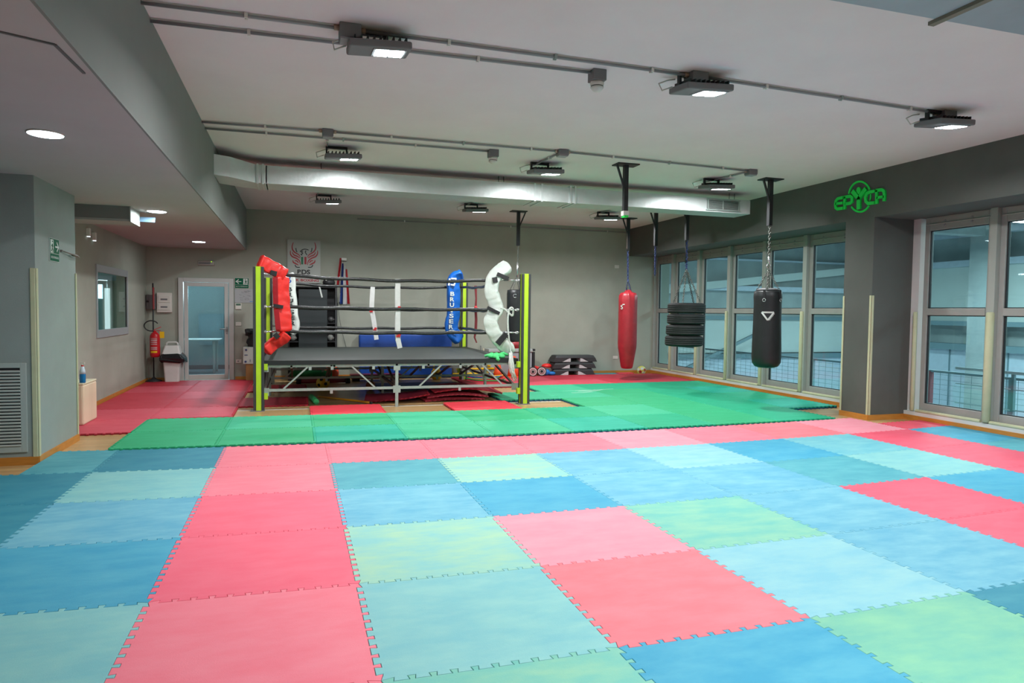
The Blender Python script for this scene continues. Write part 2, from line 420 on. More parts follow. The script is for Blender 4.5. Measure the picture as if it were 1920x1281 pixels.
# foam guards
tn = 20
def guard(p, q, w=.045, d=.03, nm=None):
    global tn
    g = G(); p, q = V(p), V(q)
    n = 8; sd = (q-p).normalized()
    g.tube([p, p+(q-p)*.01, q-(q-p)*.01, q], [w*.4, w*.55, w*.55, w*.4], 10)
    struct('trim_%d' % tn, g, m_foam); tn += 1
for y_ in (6.48, 5.40, 4.30, 3.21, 2.13): guard((8.955, y_+.02, .11), (8.955, y_+.02, 1.50), .06)
for a, b in zip(ys[:-1], ys[1:]): guard((8.955, a-.06, .115), (8.955, b+.06, .115), .045)
for y_ in (-1.2, -2.28, -3.36): guard((8.955, y_-.01, .11), (8.955, y_-.01, 1.50), .085)
for a, b in zip(ys2[:-1], ys2[1:]): guard((8.955, a-.06, .115), (8.955, b+.06, .115), .045)
guard((8.955, -.12, .11), (8.955, -.12, 1.50), .05)
def angle_guard(name, x, y, sx, sy, z0, z1, w=.05):
    g = G(); t = .012
    g.box((min(x, x+sx*w), y-t if sy > 0 else y, z0), (max(x, x+sx*w), y if sy > 0 else y+t, z1))
    g.box((x-t if sx > 0 else x, min(y, y+sy*w), z0), (x if sx > 0 else x+t, max(y, y+sy*w), z1))
    struct(name, g, m_foam, bevel=.004)
angle_guard('trim_50', 8.3, 0, 1, 1, ZF+.07, 1.72, .032); angle_guard('trim_51', 8.3, .52, 1, -1, ZF+.07, 1.72, .03)
angle_guard('trim_52', -1.6, -.33, -1, 1, ZF+.07, 1.78, .04); angle_guard('trim_53', -1.6, .87, -1, -1, ZF+.07, 1.79, .03)

# ------------------------------------------------------------------ sports hall outside the windows
m_conc = mat('hall_concrete', (.42, .47, .46), .8, var=.15, scale=.7)
m_conc2 = mat('hall_pale_panel', (.66, .72, .68), .7, var=.05, scale=.5)
m_hblue = mat('hall_blue_panel', (.62, .70, .78), .7, var=.05)
m_hrail = mat('hall_rail_paint', (.20, .30, .33), .5)
struct('floor.001', G().box((9.3, -14, -3.6), (24, 16, -3.5)), mat('hall_floor', (.55, .62, .66), .5))
struct('floor.002', G().box((9.3, -14, -.62), (11.9, 16, -.5)), mat('walkway_grey', (.35, .42, .43), .6))
struct('ceiling.001', G().box((9.4, -14, 4.3), (24, 16, 4.5)), mat('hall_ceiling_paint', (.30, .35, .36), .8, var=.12, scale=.6))
struct('wall_outside', G().box((9.36, -14, 3.4), (9.4, 16, 4.4)).box((9.2, -14, -3.5), (9.3, 16, -.6)), m_conc)
struct('wall_far', G().box((22, -14, -3.5), (22.2, 16, 6.2)), m_conc)
struct('wall_far.001', G().box((21.8, -14, 1.3), (22, 16, 3.1)), m_conc2)
struct('wall_far.002', G().box((21.7, -14, -3.5), (22, 16, .35)), m_hblue)
struct('trim_60', G().box((21.5, -14, .35), (22, 16, .55)).box((21.5, -14, 1.15), (22, 16, 1.3)), m_hrail)
struct('trim_61', G().box((21.6, -14, 3.1), (22, 16, 3.3)).box((21.6, -14, 4.1), (22, 16, 4.29)), m_hblue)
struct('wall_far.003', G().box((9.3, 13, -3.5), (22, 13.2, 6.2)), m_conc)
struct('wall_far.005', G().box((9.4, 12.9, .1), (22, 13, 1.25)), m_conc2)
struct('wall_far.006', G().box((9.4, 12.85, -3.5), (22, 13, -.1)), m_hblue)
struct('trim_63', G().box((9.4, 12.75, -.1), (22, 13, .06)).box((9.4, 12.8, 1.25), (22, 13, 1.38)), m_hrail)
struct('trim_64', G().box((9.4, 12.7, 2.25), (22, 13, 2.42)).box((9.4, 12.8, 3.3), (22, 13, 3.36)), m_hblue)
g = G().bar((9.5, 12.6, 1.9), (22, 12.6, 3.3), .1, .25); struct('beam_8', g, m_conc2)
g = G().bar((11.5, 12.3, -1.0), (16, 12.3, .9), .1, .10); struct('beam_9', g, m_hrail)
struct('wall_far.004', G().box((9.3, -14.2, -3.5), (22, -14, 6.2)), m_conc)
for i, y_ in enumerate((-9.5, -5, -.5, 4, 8.5)):
    struct('beam_%d' % (i+1), G().box((9.6, y_-.2, 3.95), (22, y_+.2, 4.3)), m_conc)
    struct('column_%d' % (i+1), G().box((20.9, y_-.3, -3.5), (21.5, y_+.3, 4.3)), m_conc)
struct('beam_6', G().box((12.4, -14, 3.7), (12.8, 13, 4.3)), m_conc2)
struct('beam_7', G().box((16.4, -14, 3.8), (16.7, 13, 4.3)), m_conc)
g = G()
for y_ in range(-12, 14): g.box((21.66, y_*1.0, -3.5), (21.72, y_*1.0+.03, .35))
struct('trim_62', g, m_hrail)
# railing of the landing outside
rt = thing('railing', (11.7, 0, -.5), 'grey steel landing railing with wire mesh seen through the long windows', 'railing')
g = G().box((11.67, -12, .43), (11.73, 13, .47)); ob('top_rail', g, m_hrail, rt)
ob('bottom_rail', G().box((11.68, -12, -.42), (11.72, 13, -.38)), m_hrail, rt)
for k in range(17):
    y_ = -11.5+k*1.5
    ob('rail_post', G().box((11.66, y_-.035, -.5), (11.74, y_+.035, .45)), m_hrail if k % 3 else mat('red_post', lin((150, 90, 95)), .5), rt)
g = G()
for k in range(125): g.bar((11.7, -12+k*.2, -.4), (11.7, -12+k*.2, .43), .005, .005, (0, 1, 0))
for k in range(9): g.bar((11.7, -12, -.32+k*.09), (11.7, 13, -.32+k*.09), .005, .005)
ob('wire_mesh', g, m_hrail, rt)
st = thing('stair_railing', (10.6, -3, -.5), 'slim steel handrail with horizontal wires outside the windows beyond the column', 'railing')
g = G()
for z_ in (-.2, .1, .4): g.tube([(10.5, -6.5, z_), (10.5, 0.5, z_)], .008, 6)
g.box((10.48, -6.5, .62), (10.52, .5, .66)); ob('handrail', g, mat('pale_rail', (.45, .55, .58), .5), st)
for y_ in (-5.8, -3.8, -1.9, -.4): ob('rail_post', G().box((10.48, y_-.02, -.5), (10.52, y_+.02, .62)), m_hrail, st)
one('downpipe', G().cyl((13.2, -3.6, -3.5), (13.2, -3.6, 3.0), .09, 14), mat('yellow_green_pipe', lin((120, 150, 60)), .5), 'yellow green vertical pipe in the hall behind the windows', 'pipe')
one('ventilation_duct', G().box((14.0, -4.0, -3.5), (14.3, -3.7, 3.2)), mat('shaft_grey', (.16, .24, .25), .6), 'square grey ventilation shaft standing in the hall outside', 'duct')
hl = None
for k, (x_, y_) in enumerate(((13.3, -3.2), (14.5, -4.2), (17.5, -3.0), (14.5, -7.4), (19.5, -6.2), (17.5, .5), (14.5, 2.5), (19.5, 5.5))):
    g = G().box((x_-.35, y_-.12, 3.35), (x_+.35, y_+.12, 3.39))
    if hl is None:
        hl = thing('hall_lamp', (x_, y_, 3.35), 'slim lit lamp hanging in the hall beyond the windows', 'lamp', 'lamps in the hall outside')
        ob('diffuser', g, m_lamp, hl); ob('housing', G().box((x_-.37, y_-.14, 3.39), (x_+.37, y_+.14, 3.45)), m_grey, hl)
        ob('suspension_wire', G().cyl((x_, y_, 3.45), (x_, y_, 4.3), .006, 6), m_grey, hl)
    else:
        c = copy_tree(hl); c.location = (x_, y_, 3.35)

# ------------------------------------------------------------------ door at the back and the room behind
d = thing('door_1', (-1.05, 7.3, ZF), 'white aluminium door with a full pane of bluish glass', None, kind='structure')
g = G()
g.frame(1, 7.29, 7.40, -1.56, -.54, ZF, 2.03, .09, .09, 0, .08)
ob('door_frame', g, mat('door_white', (.50, .51, .49), .45), d, bevel=.006)
g = G()
g.frame(1, 7.31, 7.36, -1.455, -.645, 0, 1.94, .07, .07, .10, .075)
ob('door_leaf', g, mat('door_leaf_white', (.50, .50, .48), .4), d, bevel=.005)
ob('glass_pane', G().box((-1.39, 7.332, .095), (-.71, 7.34, 1.87)), m_glassd, d)
g = G().cyl((-.67, 7.31, 1.02), (-.67, 7.25, 1.02), .014, 12); g.tube([(-.67, 7.26, 1.02), (-.72, 7.255, 1.02), (-.80, 7.255, 1.015)], .010, 10); g.box((-.69, 7.30, .96), (-.65, 7.312, 1.06)); g.cyl((-.672, 7.312, .93), (-.672, 7.295, .93), .018, 12)
ob('door_handle', g, m_pipe, d)
g = G().box((-2.05, 7.5, ZF-.02), (.8, 10.6, ZF)); struct('floor.003', g, mat('grey_plank_floor', (.20, .23, .25), .35, var=.15, scale=3, stretch=(1, 9, 1)))
m_room = mat('side_room_paint', (.42, .48, .48), .8, var=.04)
g = G().box((-2.1, 10.2, ZF), (.8, 10.35, 2.7)); g.box((-2.15, 7.5, ZF), (-2.05, 10.3, 2.7)); g.box((.8, 7.5, ZF), (.95, 10.3, 2.7)); struct('wall_behind_door', g, m_room)
struct('ceiling.002', G().box((-2.1, 7.5, 2.62), (.9, 10.3, 2.7)), m_room)
struct('baseboard_behind_door', G().box((-2.05, 10.17, ZF), (.8, 10.2, .07)), mat('brown_skirt', (.12, .09, .08), .6))
tb = thing('plastic_table', (-1.4, 9.2, ZF), 'white plastic table in the room behind the glass door', 'table')
g = G().box((-2.0, 8.95, .70), (-.98, 9.7, .735)); ob('tabletop', g, m_white, tb, bevel=.012)
for x_, y_ in ((-1.1, 9.05), (-1.1, 9.6), (-1.95, 9.05), (-1.95, 9.6)):
    ob('leg', G().tube([(x_, y_, ZF), (x_, y_, .1), (x_, y_, .70)], [.03, .025, .035], 10), m_white, tb)
one('wall_board', G().box((-1.55, 10.16, .55), (-1.0, 10.2, 1.3)).box((-1.5, 10.15, .6), (-1.05, 10.16, 1.25)), mat('board_blue', (.30, .42, .47), .5), 'faint framed panel on the wall behind the glass door', 'panel')
# ------------------------------------------------------------------ inner window in the left wall and the office behind
wn = thing('window_20', (XL, 4.77, 1.0), 'inner window with a brushed aluminium frame in the left wall', None, kind='structure')
g = G()
g.frame(0, XL-.02, XL+.02, 3.79, 5.74, .97, 2.06, .05, .06, .12, .11)
ob('window_frame', g, mat('brushed_aluminium', (.40, .43, .44), .4, metal=.3), wn, bevel=.004)
ob('pane', G().box((XL-.01, 3.86, 1.08), (XL-.002, 5.64, 1.96)), m_glass2, wn)
m_off = mat('office_paint', (.50, .62, .55), .8, var=.03)
g = G().box((-6.2, 2.2, ZF), (-6.05, 10.2, 2.7)); g.box((-6.2, 10.2, ZF), (-2.3, 10.3, 2.7)); g.box((-2.3, 7.5, ZF), (-2.2, 10.3, 2.7)); g.box((-6.2, 2.2, 2.62), (-2.3, 10.2, 2.7)); g.box((-6.2, 7.5, 2.5), (-2.3, 7.7, 2.62)); g.box((-6.2, 2.1, ZF), (-2.28, 2.2, 2.7)); struct('wall_office', g, m_off)
struct('floor.004', G().box((-6.2, 7.5, ZF-.02), (-2.2, 10.3, ZF)), m_off)
one('lit_office_window', G().box((-3.52, 10.17, .7), (-3.42, 10.195, 1.86)), mat('daylight_pane', (.8, .9, 1), .5, emit=(.8, .9, 1), estr=1.0), 'bright white strip of daylight seen through the inner window', 'window')
one('blue_wall_box', G().box((-2.95, 7.0, 1.93), (-2.56, 7.2, 2.07)), mat('pale_blue_box', lin((110, 160, 190)), .5), 'pale blue box high up behind the inner window glass', 'box')

# ------------------------------------------------------------------ floodlights
SPOTS = [(1.24, -2.52, 1), (3.93, -2.50, 1), (6.73, -2.40, 1), (1.22, 1.20, .78), (3.88, 1.17, .78), (6.64, 1.30, .9), (1.20, 4.94, .9), (3.87, 4.96, .9), (6.60, 5.0, .9)]
def make_flood():
    r = thing('floodlight', (0, 0, 3.45), 'grey flat floodlight on the ceiling', 'ceiling light')
    T = Matrix.Translation((0, 0, 3.45)) @ Matrix.Rotation(math.radians(7), 4, 'X') @ Matrix.Rotation(math.radians(-3), 4, 'Y')
    g = G().box((-.22, -.15, -.150), (.22, .16, -.095), T); ob('housing', g, m_grey, r, bevel=.012)
    g = G()
    for k in range(9): g.box((-.18+k*.045, -.12, -.096), (-.17+k*.045, .13, -.066), T)
    ob('cooling_fins', g, m_black, r)
    g = G().box((-.05, -.125, -.157), (.185, .10, -.1495), T); ob('lens_frame', g, mat('lens_frame_grey', (.35, .37, .38), .4), r)
    ln = ob('lens', G().box((-.03, -.10, -.161), (.062, .08, -.1565), T).box((.078, -.10, -.161), (.168, .08, -.1565), T), m_lamp, r)
    g = G().box((-.20, .02, -.03), (.06, .06, 0)); g.box((-.20, .02, -.10), (-.18, .06, -.03)); g.box((.04, .02, -.10), (.06, .06, -.03)); ob('bracket', g, m_black, r)
    g = G().tube([(-.22, .10, -.10), (-.30, .13, -.13), (-.31, .17, -.06), (-.22, .18, -.02), (-.16, .16, -.01)], .007, 6)
    for i, p in enumerate(g.v): g.v[i] = p + V((0, 0, 3.45))
    for o_ in list(r.children):
        if o_.name.startswith('bracket'): o_.location.z = 0
    ob('cable', g, m_whp, r)
    return r
fl = make_flood()
for o_ in fl.children:
    if o_.name.startswith('bracket'):
        for v_ in o_.data.vertices: v_.co.z += 3.45
ROWN = ['the row nearest the camera end', 'the row in front of the silver duct', 'the row behind the silver duct']
PLN = ['by the lowered ceiling', 'in the middle', 'nearest the windows']
for i, (x_, y_, k_) in enumerate(SPOTS):
    c = fl if i == 0 else copy_tree(fl)
    c.location = (x_, y_, 3.45)
    c['label'] = 'grey floodlight %s of %s' % (PLN[i % 3], ROWN[i//3]); c['group'] = 'ceiling floodlights'
    area('floodlight_lamp', (x_+.07, y_-.01, 3.265), .15, 55*k_, COOL, (math.radians((4, 11, -2)[i//3]), 0, 0), .17, math.radians(164))
c = copy_tree(fl); c.location = (2.6, -6.6, 3.45); c['label'] = 'unseen grey floodlight added behind the camera'; c['group'] = 'ceiling floodlights'  # unseen fixture and lamp, added behind the camera to brighten the near mats
area('floodlight_lamp', (2.67, -6.6, 3.265), .22, 80, COOL, (math.radians(3), 0, 0), .17, math.radians(158))
c = copy_tree(fl); c.location = (6.6, -6.6, 3.45); c['label'] = 'unseen grey floodlight added behind the camera by the windows'; c['group'] = 'ceiling floodlights'  # second added fixture and lamp, also out of view
area('floodlight_lamp', (6.67, -6.6, 3.265), .22, 66, COOL, (math.radians(3), 0, 0), .17, math.radians(158))

# conduits, boxes, detectors
def jbox(x, y, label, w=.13, h=.10):
    r = thing('junction_box', (x, y, 3.45), label, 'junction box', 'grey junction boxes')
    ob('box', G().box((x-w/2, y-w/2, 3.45-h), (x+w/2, y+w/2, 3.45)), m_grey, r, bevel=.006)
    ob('lid', G().box((x-w/2+.008, y-w/2+.008, 3.45-h-.012), (x+w/2-.008, y+w/2-.008, 3.45-h)), m_pipe, r)
    g = G()
    for s_ in (-1, 1): g.cyl((x+s_*w/2, y, 3.43), (x+s_*(w/2+.035), y, 3.43), .019, 12)
    ob('cable_gland', g, mat('gland_brass', (.42, .30, .22), .5), r)
    return r
def conduit(name, pts, label, clip=.85, r_=.0125, grp='ceiling conduits'):
    root = thing(name, pts[0], label, 'conduit', grp)
    ob('pipe', G().tube(pts, r_, 10), m_pipe, root)
    a = V(pts[0]); b = V(pts[-1]); L = (b-a).length; n = int(L/clip); dn = (b-a).normalized(); sd = dn.cross(V((0, 0, 1)))
    for k in range(1, n+1):
        p = a + dn*(k*clip-.2)
        g = G().bar(p-dn*.011, p+dn*.011, .045, .036); g.cyl(p+V((0, 0, .012)), p+V((0, 0, .022)), .012, 8); g.cyl(p-V((0, 0, .018)), p-V((0, 0, .024)), .009, 8)
        ob('clip', g, m_whp if k % 2 else m_steel, root)
    return root
zc = 3.43
conduit('conduit', [(-.3, -2.51, zc), (.97, -2.52, zc)], 'front conduit from the soffit to the first junction box')
conduit('conduit', [(1.11, -2.52, zc), (3.82, -2.49, zc)], 'front conduit between the first and second big junction boxes')
conduit('conduit', [(3.95, -2.49, zc), (6.70, -2.36, zc)], 'front conduit between the second and third big junction boxes')
conduit('conduit', [(-.3, -2.21, zc), (3.03, -2.28, zc)], 'front conduit ending at the nearer smoke detector')
conduit('conduit', [(-.3, .50, zc), (.95, .44, zc)], 'middle conduit from the soffit to its first small junction box')
conduit('conduit', [(1.07, .44, zc), (3.77, .43, zc)], 'middle conduit from its first to its second small junction box')
conduit('conduit', [(3.89, .43, zc), (6.66, .60, zc)], 'middle conduit running to the junction box nearest the windows')
conduit('conduit', [(-.3, .77, zc), (2.98, .73, zc)], 'middle conduit ending at the farther smoke detector')
conduit('conduit', [(1.01, .52, zc), (1.03, 1.12, zc)], 'short branch conduit feeding the floodlight by the soffit', .5)
conduit('conduit', [(3.83, .50, zc), (3.75, 1.35, zc)], 'short branch conduit feeding the middle floodlight before the duct', .5)
conduit('conduit', [(6.70, .68, zc), (6.58, 1.55, zc)], 'short branch conduit feeding the floodlight before the duct by windows', .5)
conduit('conduit', [(1.05, 4.0, zc), (1.02, 5.0, zc)], 'branch conduit to the far floodlight near the soffit', .6)
conduit('conduit', [(3.80, 4.0, zc), (3.72, 5.1, zc)], 'branch conduit to the far middle floodlight', .6)
conduit('conduit', [(6.55, 4.0, zc), (6.46, 5.1, zc)], 'branch conduit to the far floodlight near the windows', .6)
conduit('conduit', [(1.9, 7.325, 3.36), (8.25, 7.325, 3.36)], 'thin dark conduit along the top of the back wall', 1.2, .009)
jbox(1.04, -2.52, 'large grey junction box over the nearest left floodlight', .15, .10); jbox(3.88, -2.49, 'large grey junction box over the front middle floodlight', .15, .09)
jbox(6.77, -2.35, 'large grey junction box over the front floodlight by the windows', .15, .09)
jbox(1.01, .44, 'small grey junction box on the middle conduit near the soffit', .12, .08); jbox(3.83, .43, 'small grey junction box halfway along the middle conduit', .13, .07)
jbox(6.72, .61, 'small grey junction box at the window end of the middle conduit', .13, .07)
def detector(x, y, label):
    r = thing('smoke_detector', (x, y, 3.45), label, 'smoke detector', 'ceiling smoke detectors')
    ob('mounting_box', G().box((x-.06, y-.06, 3.36), (x+.06, y+.06, 3.45)), m_grey, r, bevel=.005)
    ob('detector_head', G().lathe((x, y, 0), [(.055, 3.36), (.058, 3.335), (.052, 3.325), (.05, 3.318), (.056, 3.312), (.045, 3.295), (.028, 3.28), (.005, 3.275)], 24), m_whp, r)
    ob('sensor_slot', G().lathe((x, y, 0), [(.0515, 3.324), (.0525, 3.319)], 24), m_black, r)
detector(3.07, -2.28, 'white smoke detector at the end of the front conduit'); detector(3.02, .73, 'white smoke detector at the end of the middle conduit')
# lowered ceiling lamps
for i, (x_, y_, s_) in enumerate(((-.965, -2.12, 'nearest the camera'), (-.963, 1.79, 'beside the air conditioner'), (-.99, 5.8, 'in front of the glass door'))):
    r = thing('recessed_lamp', (x_, y_, 2.62), 'round recessed lamp in the lowered ceiling %s' % s_, 'ceiling light', 'round recessed lamps')
    ob('diffuser', G().lathe((x_, y_, 0), [(.105, 2.619), (.105, 2.608), (.09, 2.604), (.002, 2.603)], 32), mat('round_lamp', (.9, .9, 1), .3, emit=(.8, .9, 1), estr=9), r)
    ob('rim', G().tube([(x_+.108*math.cos(2*PI*k/32), y_+.108*math.sin(2*PI*k/32), 2.616) for k in range(32)], .006, 6, closed=True), m_whp, r)
    area('recessed_lamp_light', (x_, y_, 2.59), .2, (9, 10, 7)[i], (.88, .98, 1))
# hatch outline in lowered ceiling
g = G()
for a, b in (((-1.2, -4.05), (-.55, -4.08)), ((-.55, -4.08), (-.365, -3.99)), ((-.365, -3.99), (-.35, -3.6))): g.bar((*a, 2.617), (*b, 2.617), .014, .008)
struct('trim_70', g, mat('joint_grey', (.12, .12, .12), .7))
# ------------------------------------------------------------------ air duct
dr = thing('air_duct', (4, 2.35, 3.10), 'long silver square air duct hung under the ceiling', 'duct')
Y0, Y1, Z0, Z1 = 2.12, 2.62, 3.095, 3.335
g = G().box((.28, Y0, Z0), (4.18, Y1, Z1)); ob('duct_body', g, m_duct, dr, bevel=.006)
g = G().box((4.62, Y0+.02, Z0), (7.85, Y1-.04, Z1-.01)); ob('duct_body', g, m_duct, dr, bevel=.006)
def quadring(x, y0, y1, z0, z1): return [V((x, y0, z0)), V((x, y1, z0)), V((x, y1, z1)), V((x, y0, z1))]
ob('reducer', G().rings([quadring(4.16, Y0, Y1, Z0, Z1), quadring(4.34, Y0, Y1, Z0, Z1), quadring(4.64, Y0+.02, Y1-.04, Z0, Z1-.01)]), m_duct, dr)
ob('elbow', G().rings([[V((-.3, 1.62, 3.08)), V((-.3, 2.25, 3.08)), V((-.3, 2.25, 3.33)), V((-.3, 1.62, 3.33))], [V((-.12, 1.72, 3.08)), V((-.02, 2.45, 3.08)), V((-.02, 2.45, 3.33)), V((-.12, 1.72, 3.33))], quadring(.16, Y0, Y1, Z0, Z1), quadring(.3, Y0, Y1, Z0, Z1)]), m_duct, dr)
for x_ in (.17, .24, 4.05, 4.16, 4.62, 4.70):
    ob('flange', G().box((x_, Y0-.012, Z0-.012), (x_+.025, Y1+.012, Z1+.012)), mat('flange_silver', (.62, .66, .65), .3, metal=.4), dr)
for x_ in (3.55, 3.63, 7.55, 7.65, 1.0): ob('hanger_wire', G().cyl((x_, 2.3, Z1-.01), (x_, 2.3, 3.45), .004, 6), m_black, dr)
gr = ob('outlet_grille', G().box((7.02, Y0-.002, 3.135), (7.62, Y0+.01, 3.29)), mat('grille_dark', (.10, .11, .10), .6), dr)
g = G()
for k in range(9): g.box((7.03, Y0-.012, 3.145+k*.0165), (7.61, Y0-.0, 3.149+k*.0165))
for x_ in (7.02, 7.30, 7.60): g.box((x_, Y0-.014, 3.135), (x_+.018, Y0, 3.29))
g.box((7.0, Y0-.014, 3.12), (7.64, Y0, 3.138)); g.box((7.0, Y0-.014, 3.286), (7.64, Y0, 3.304))
ob('grille_slats', g, m_steel, gr)
# ------------------------------------------------------------------ hanging brackets with bags
def bracket(x, y, label, sgn=-1, strip=False):
    r = thing('hanging_bracket', (x, y, 3.45), label, 'bracket', 'black bag hanging brackets')
    ob('ceiling_plate', G().box((x-.16, y-.10, 3.435), (x+.16, y+.10, 3.45)), m_black, r)
    ob('pole', G().box((x-.03, y-.03, 2.76), (x+.03, y+.03, 3.44)), m_black, r)
    ob('brace', G().bar((x+sgn*.14, y-.02, 3.43), (x-.01, y-.02, 3.08), .03, .02), m_black, r)
    if strip: ob('side_strip', G().bar((x-.034, y-.02, 3.2), (x-.034, y-.02, 2.80), .006, .022), m_dsteel, r)
    return r
bracket(4.94, .90, 'black bracket without a bag, in front of the silver duct')
g = G().box((4.90, .86, 2.755), (4.98, .94, 2.82)); e_ = bpy.data.objects['hanging_bracket']
ob('end_cap', g, m_whp, e_); ob('end_tag', G().box((4.91, .855, 2.735), (4.97, .94, 2.76)), m_egreen, e_)
bracket(7.40, 5.65, 'black bracket carrying the red bag', strip=True); bracket(4.92, 5.57, 'black bracket carrying the bag behind the ring post', 1)
bracket(7.40, 1.06, 'black bracket carrying the large black bag by the column'); bracket(7.40, 3.34, 'black bracket carrying the tyres')
bracket(7.40, 4.47, 'black bracket with only a blue chain')
m_bchain = mat('blue_chain', lin((45, 60, 110)), .45, metal=.3); m_schain = mat('steel_chain', (.13, .135, .12), .5, metal=.2)
def one_chain(x, y, z1, z0, label, m_=None):
    g = G(); chain_g(g, (x, y, z1), (x, y, z0), .05, .0065, .017)
    one('hanging_chain', g, m_ or m_bchain, label, 'chain', 'chains under the brackets')
one_chain(7.40, 4.47, 2.76, 2.18, 'blue chain hanging free between red bag and tyres')
# red bag
def bag(name, x, y, prof, m_, label, zhook, ztop, wob, rr, n=48):
    r = thing(name, (x, y, prof[-1][1]), label, 'punching bag')
    ob('bag_body', G().lathe((x, y, 0), prof, n, wob=wob), m_, r)
    return r
def wred(a, z):
    k = max(0, min(1, (z-1.60)/.25)); return 1 + .07*k*math.sin(9*a+.5) + .03*k*math.sin(17*a+z*9)
prof = [(.02, 1.93), (.05, 1.925), (.08, 1.88), (.15, 1.86), (.185, 1.80), (.195, 1.70), (.197, 1.5), (.20, 1.2), (.20, .78), (.195, .70), (.16, .48), (.13, .30), (.115, .262), (.08, .25), (.02, .25)]
rb = bag('punching_bag', 7.40, 5.60, prof, m_red, 'long tapered red leather punching bag hanging by the back corner', 0, 0, wred, 0)
g = G(); chain_g(g, (7.40, 5.65, 2.76), (7.40, 5.62, 2.12), .05, .0065, .017)
for s_ in (-1, 1): chain_g(g, (7.40, 5.62, 2.14), (7.40+s_*.05, 5.60, 1.91), .035, .005, .012)
ob('chain', g, m_bchain, rb)
g = G()
for s_ in (-1, 1): g.tube([(7.40+s_*.015, 5.6, 2.10), (7.40+s_*.04, 5.58, 2.0), (7.40+s_*.05, 5.56, 1.88)], .006, 6)
ob('strap', g, m_black, rb)
text('lettering', 'S', m_signw, rb, (7.215, 5.51, 1.56), (.55, -.83, 0), (0, 0, 1), .05, .09, .006)
g = G().bar((7.225, 5.50, 1.615), (7.255, 5.465, 1.615), .006, .02); ob('lettering', g, m_signw, rb)
# black bag
prof = [(.02, 1.80), (.12, 1.80), (.185, 1.79), (.20, 1.77), (.203, 1.70), (.197, 1.6), (.20, 1.3), (.208, 1.0), (.212, .80), (.205, .72), (.17, .665), (.12, .645), (.02, .64)]
bb = bag('punching_bag', 7.40, 1.05, prof, m_bagb, 'big black leather punching bag with a white triangle emblem', 0, 0, lambda a, z: 1+.006*math.sin(5*a+z*6), 0)
g = G(); chain_g(g, (7.40, 1.05, 2.76), (7.40, 1.05, 2.30), .05, .0065, .017); ob('chain', g, m_schain, bb)
g = G()
for k in range(4):
    a = PI/4+k*PI/2; chain_g(g, (7.40, 1.05, 2.10), (7.40+.16*math.cos(a), 1.05+.16*math.sin(a), 1.80), .04, .005, .012)
ob('chain', g, m_schain, bb)
ob('swivel', G().cyl((7.40, 1.05, 2.31), (7.40, 1.05, 2.19), .017, 12).tube([(7.40+.035*math.cos(2*PI*k/16), 1.05, 2.16+.035*math.sin(2*PI*k/16)) for k in range(16)], .008, 6, closed=True), m_chrome, bb)
ob('top_lining', G().lathe((7.40, 1.05, 0), [(.175, 1.80), (.12, 1.83), (.02, 1.835)], 24), m_grey, bb)
for k in range(4):
    a = -PI/2-.15+(-.75, .45, 1.7, 3.1)[k]; p = V((7.40+.206*math.cos(a), 1.05+.206*math.sin(a), 1.66)); tdir = V((-math.sin(a), math.cos(a), 0)); n_ = V((math.cos(a), math.sin(a), 0))
    st_ = ob('strap', G().bar(p+n_*.004+V((0, 0, .14)), p+n_*.004, .035, .006, tdir.cross(V((0, 0, 1)))), m_black, bb)
    ob('ring', G().tube([p+n_*.012+tdir*.022*math.cos(2*PI*q/14)+V((0, 0, .022*math.sin(2*PI*q/14)-.01)) for q in range(14)], .005, 6, closed=True), m_chrome, st_)
ca = math.atan2(-7.62-1.05, .68-7.40); nn = V((math.cos(ca+.03), math.sin(ca+.03), 0)); td = V((-nn.y, nn.x, 0))
def onbag(u, z, rr=.204):
    a = ca+.03+u/rr; return V((7.40+(rr+.002)*math.cos(a), 1.05+(rr+.002)*math.sin(a), z))
g = G()
tri = [(-.085, 1.47), (.085, 1.47), (0, 1.355)]
for i in range(3):
    a, b = tri[i], tri[(i+1) % 3]
    for k in range(5):
        p = onbag(a[0]+(b[0]-a[0])*k/5, a[1]+(b[1]-a[1])*k/5); q = onbag(a[0]+(b[0]-a[0])*(k+1)/5, a[1]+(b[1]-a[1])*(k+1)/5)
        g.bar(p, q, .024, .003, nn)
ob('emblem', g, m_signw, bb)
g = G()
for k in range(6):
    p = onbag(.018+k*.012, 1.365+k*.017); q = onbag(.034+k*.012, 1.357+k*.017); g.bar(p, q, .009, .003, nn)
ob('lettering', g, m_signw, bb)
# bag behind the right ring post
prof = [(.02, 1.88), (.12, 1.88), (.17, 1.87), (.18, 1.8), (.182, 1.3), (.182, .86), (.182, .82)]
b3 = bag('punching_bag', 4.90, 5.62, prof, m_bagb, 'black punching bag with red bottom half hidden behind the lime post', 0, 0, lambda a, z: 1+.004*math.sin(4*a+z*5), 0)
ob('red_bottom', G().lathe((4.90, 5.62, 0), [(.183, .83), (.183, .74), (.15, .70), (.02, .69)], 32), m_red, b3)
g = G(); chain_g(g, (4.92, 5.57, 2.76), (4.92, 5.58, 2.42), .04, .005, .013)
for k in range(4):
    a = PI/4+k*PI/2; chain_g(g, (4.91, 5.60, 2.15), (4.90+.15*math.cos(a), 5.62+.15*math.sin(a), 1.85), .035, .004, .010)
ob('chain', g, m_schain, b3); ob('swivel', G().cyl((4.92, 5.59, 2.43), (4.915, 5.6, 2.14), .02, 12), m_chrome, b3)
ob('ring', G().tube([(4.83+.035*math.cos(2*PI*q/14), 5.45, 1.75+.035*math.sin(2*PI*q/14)) for q in range(14)], .006, 6, closed=True), m_chrome, b3)
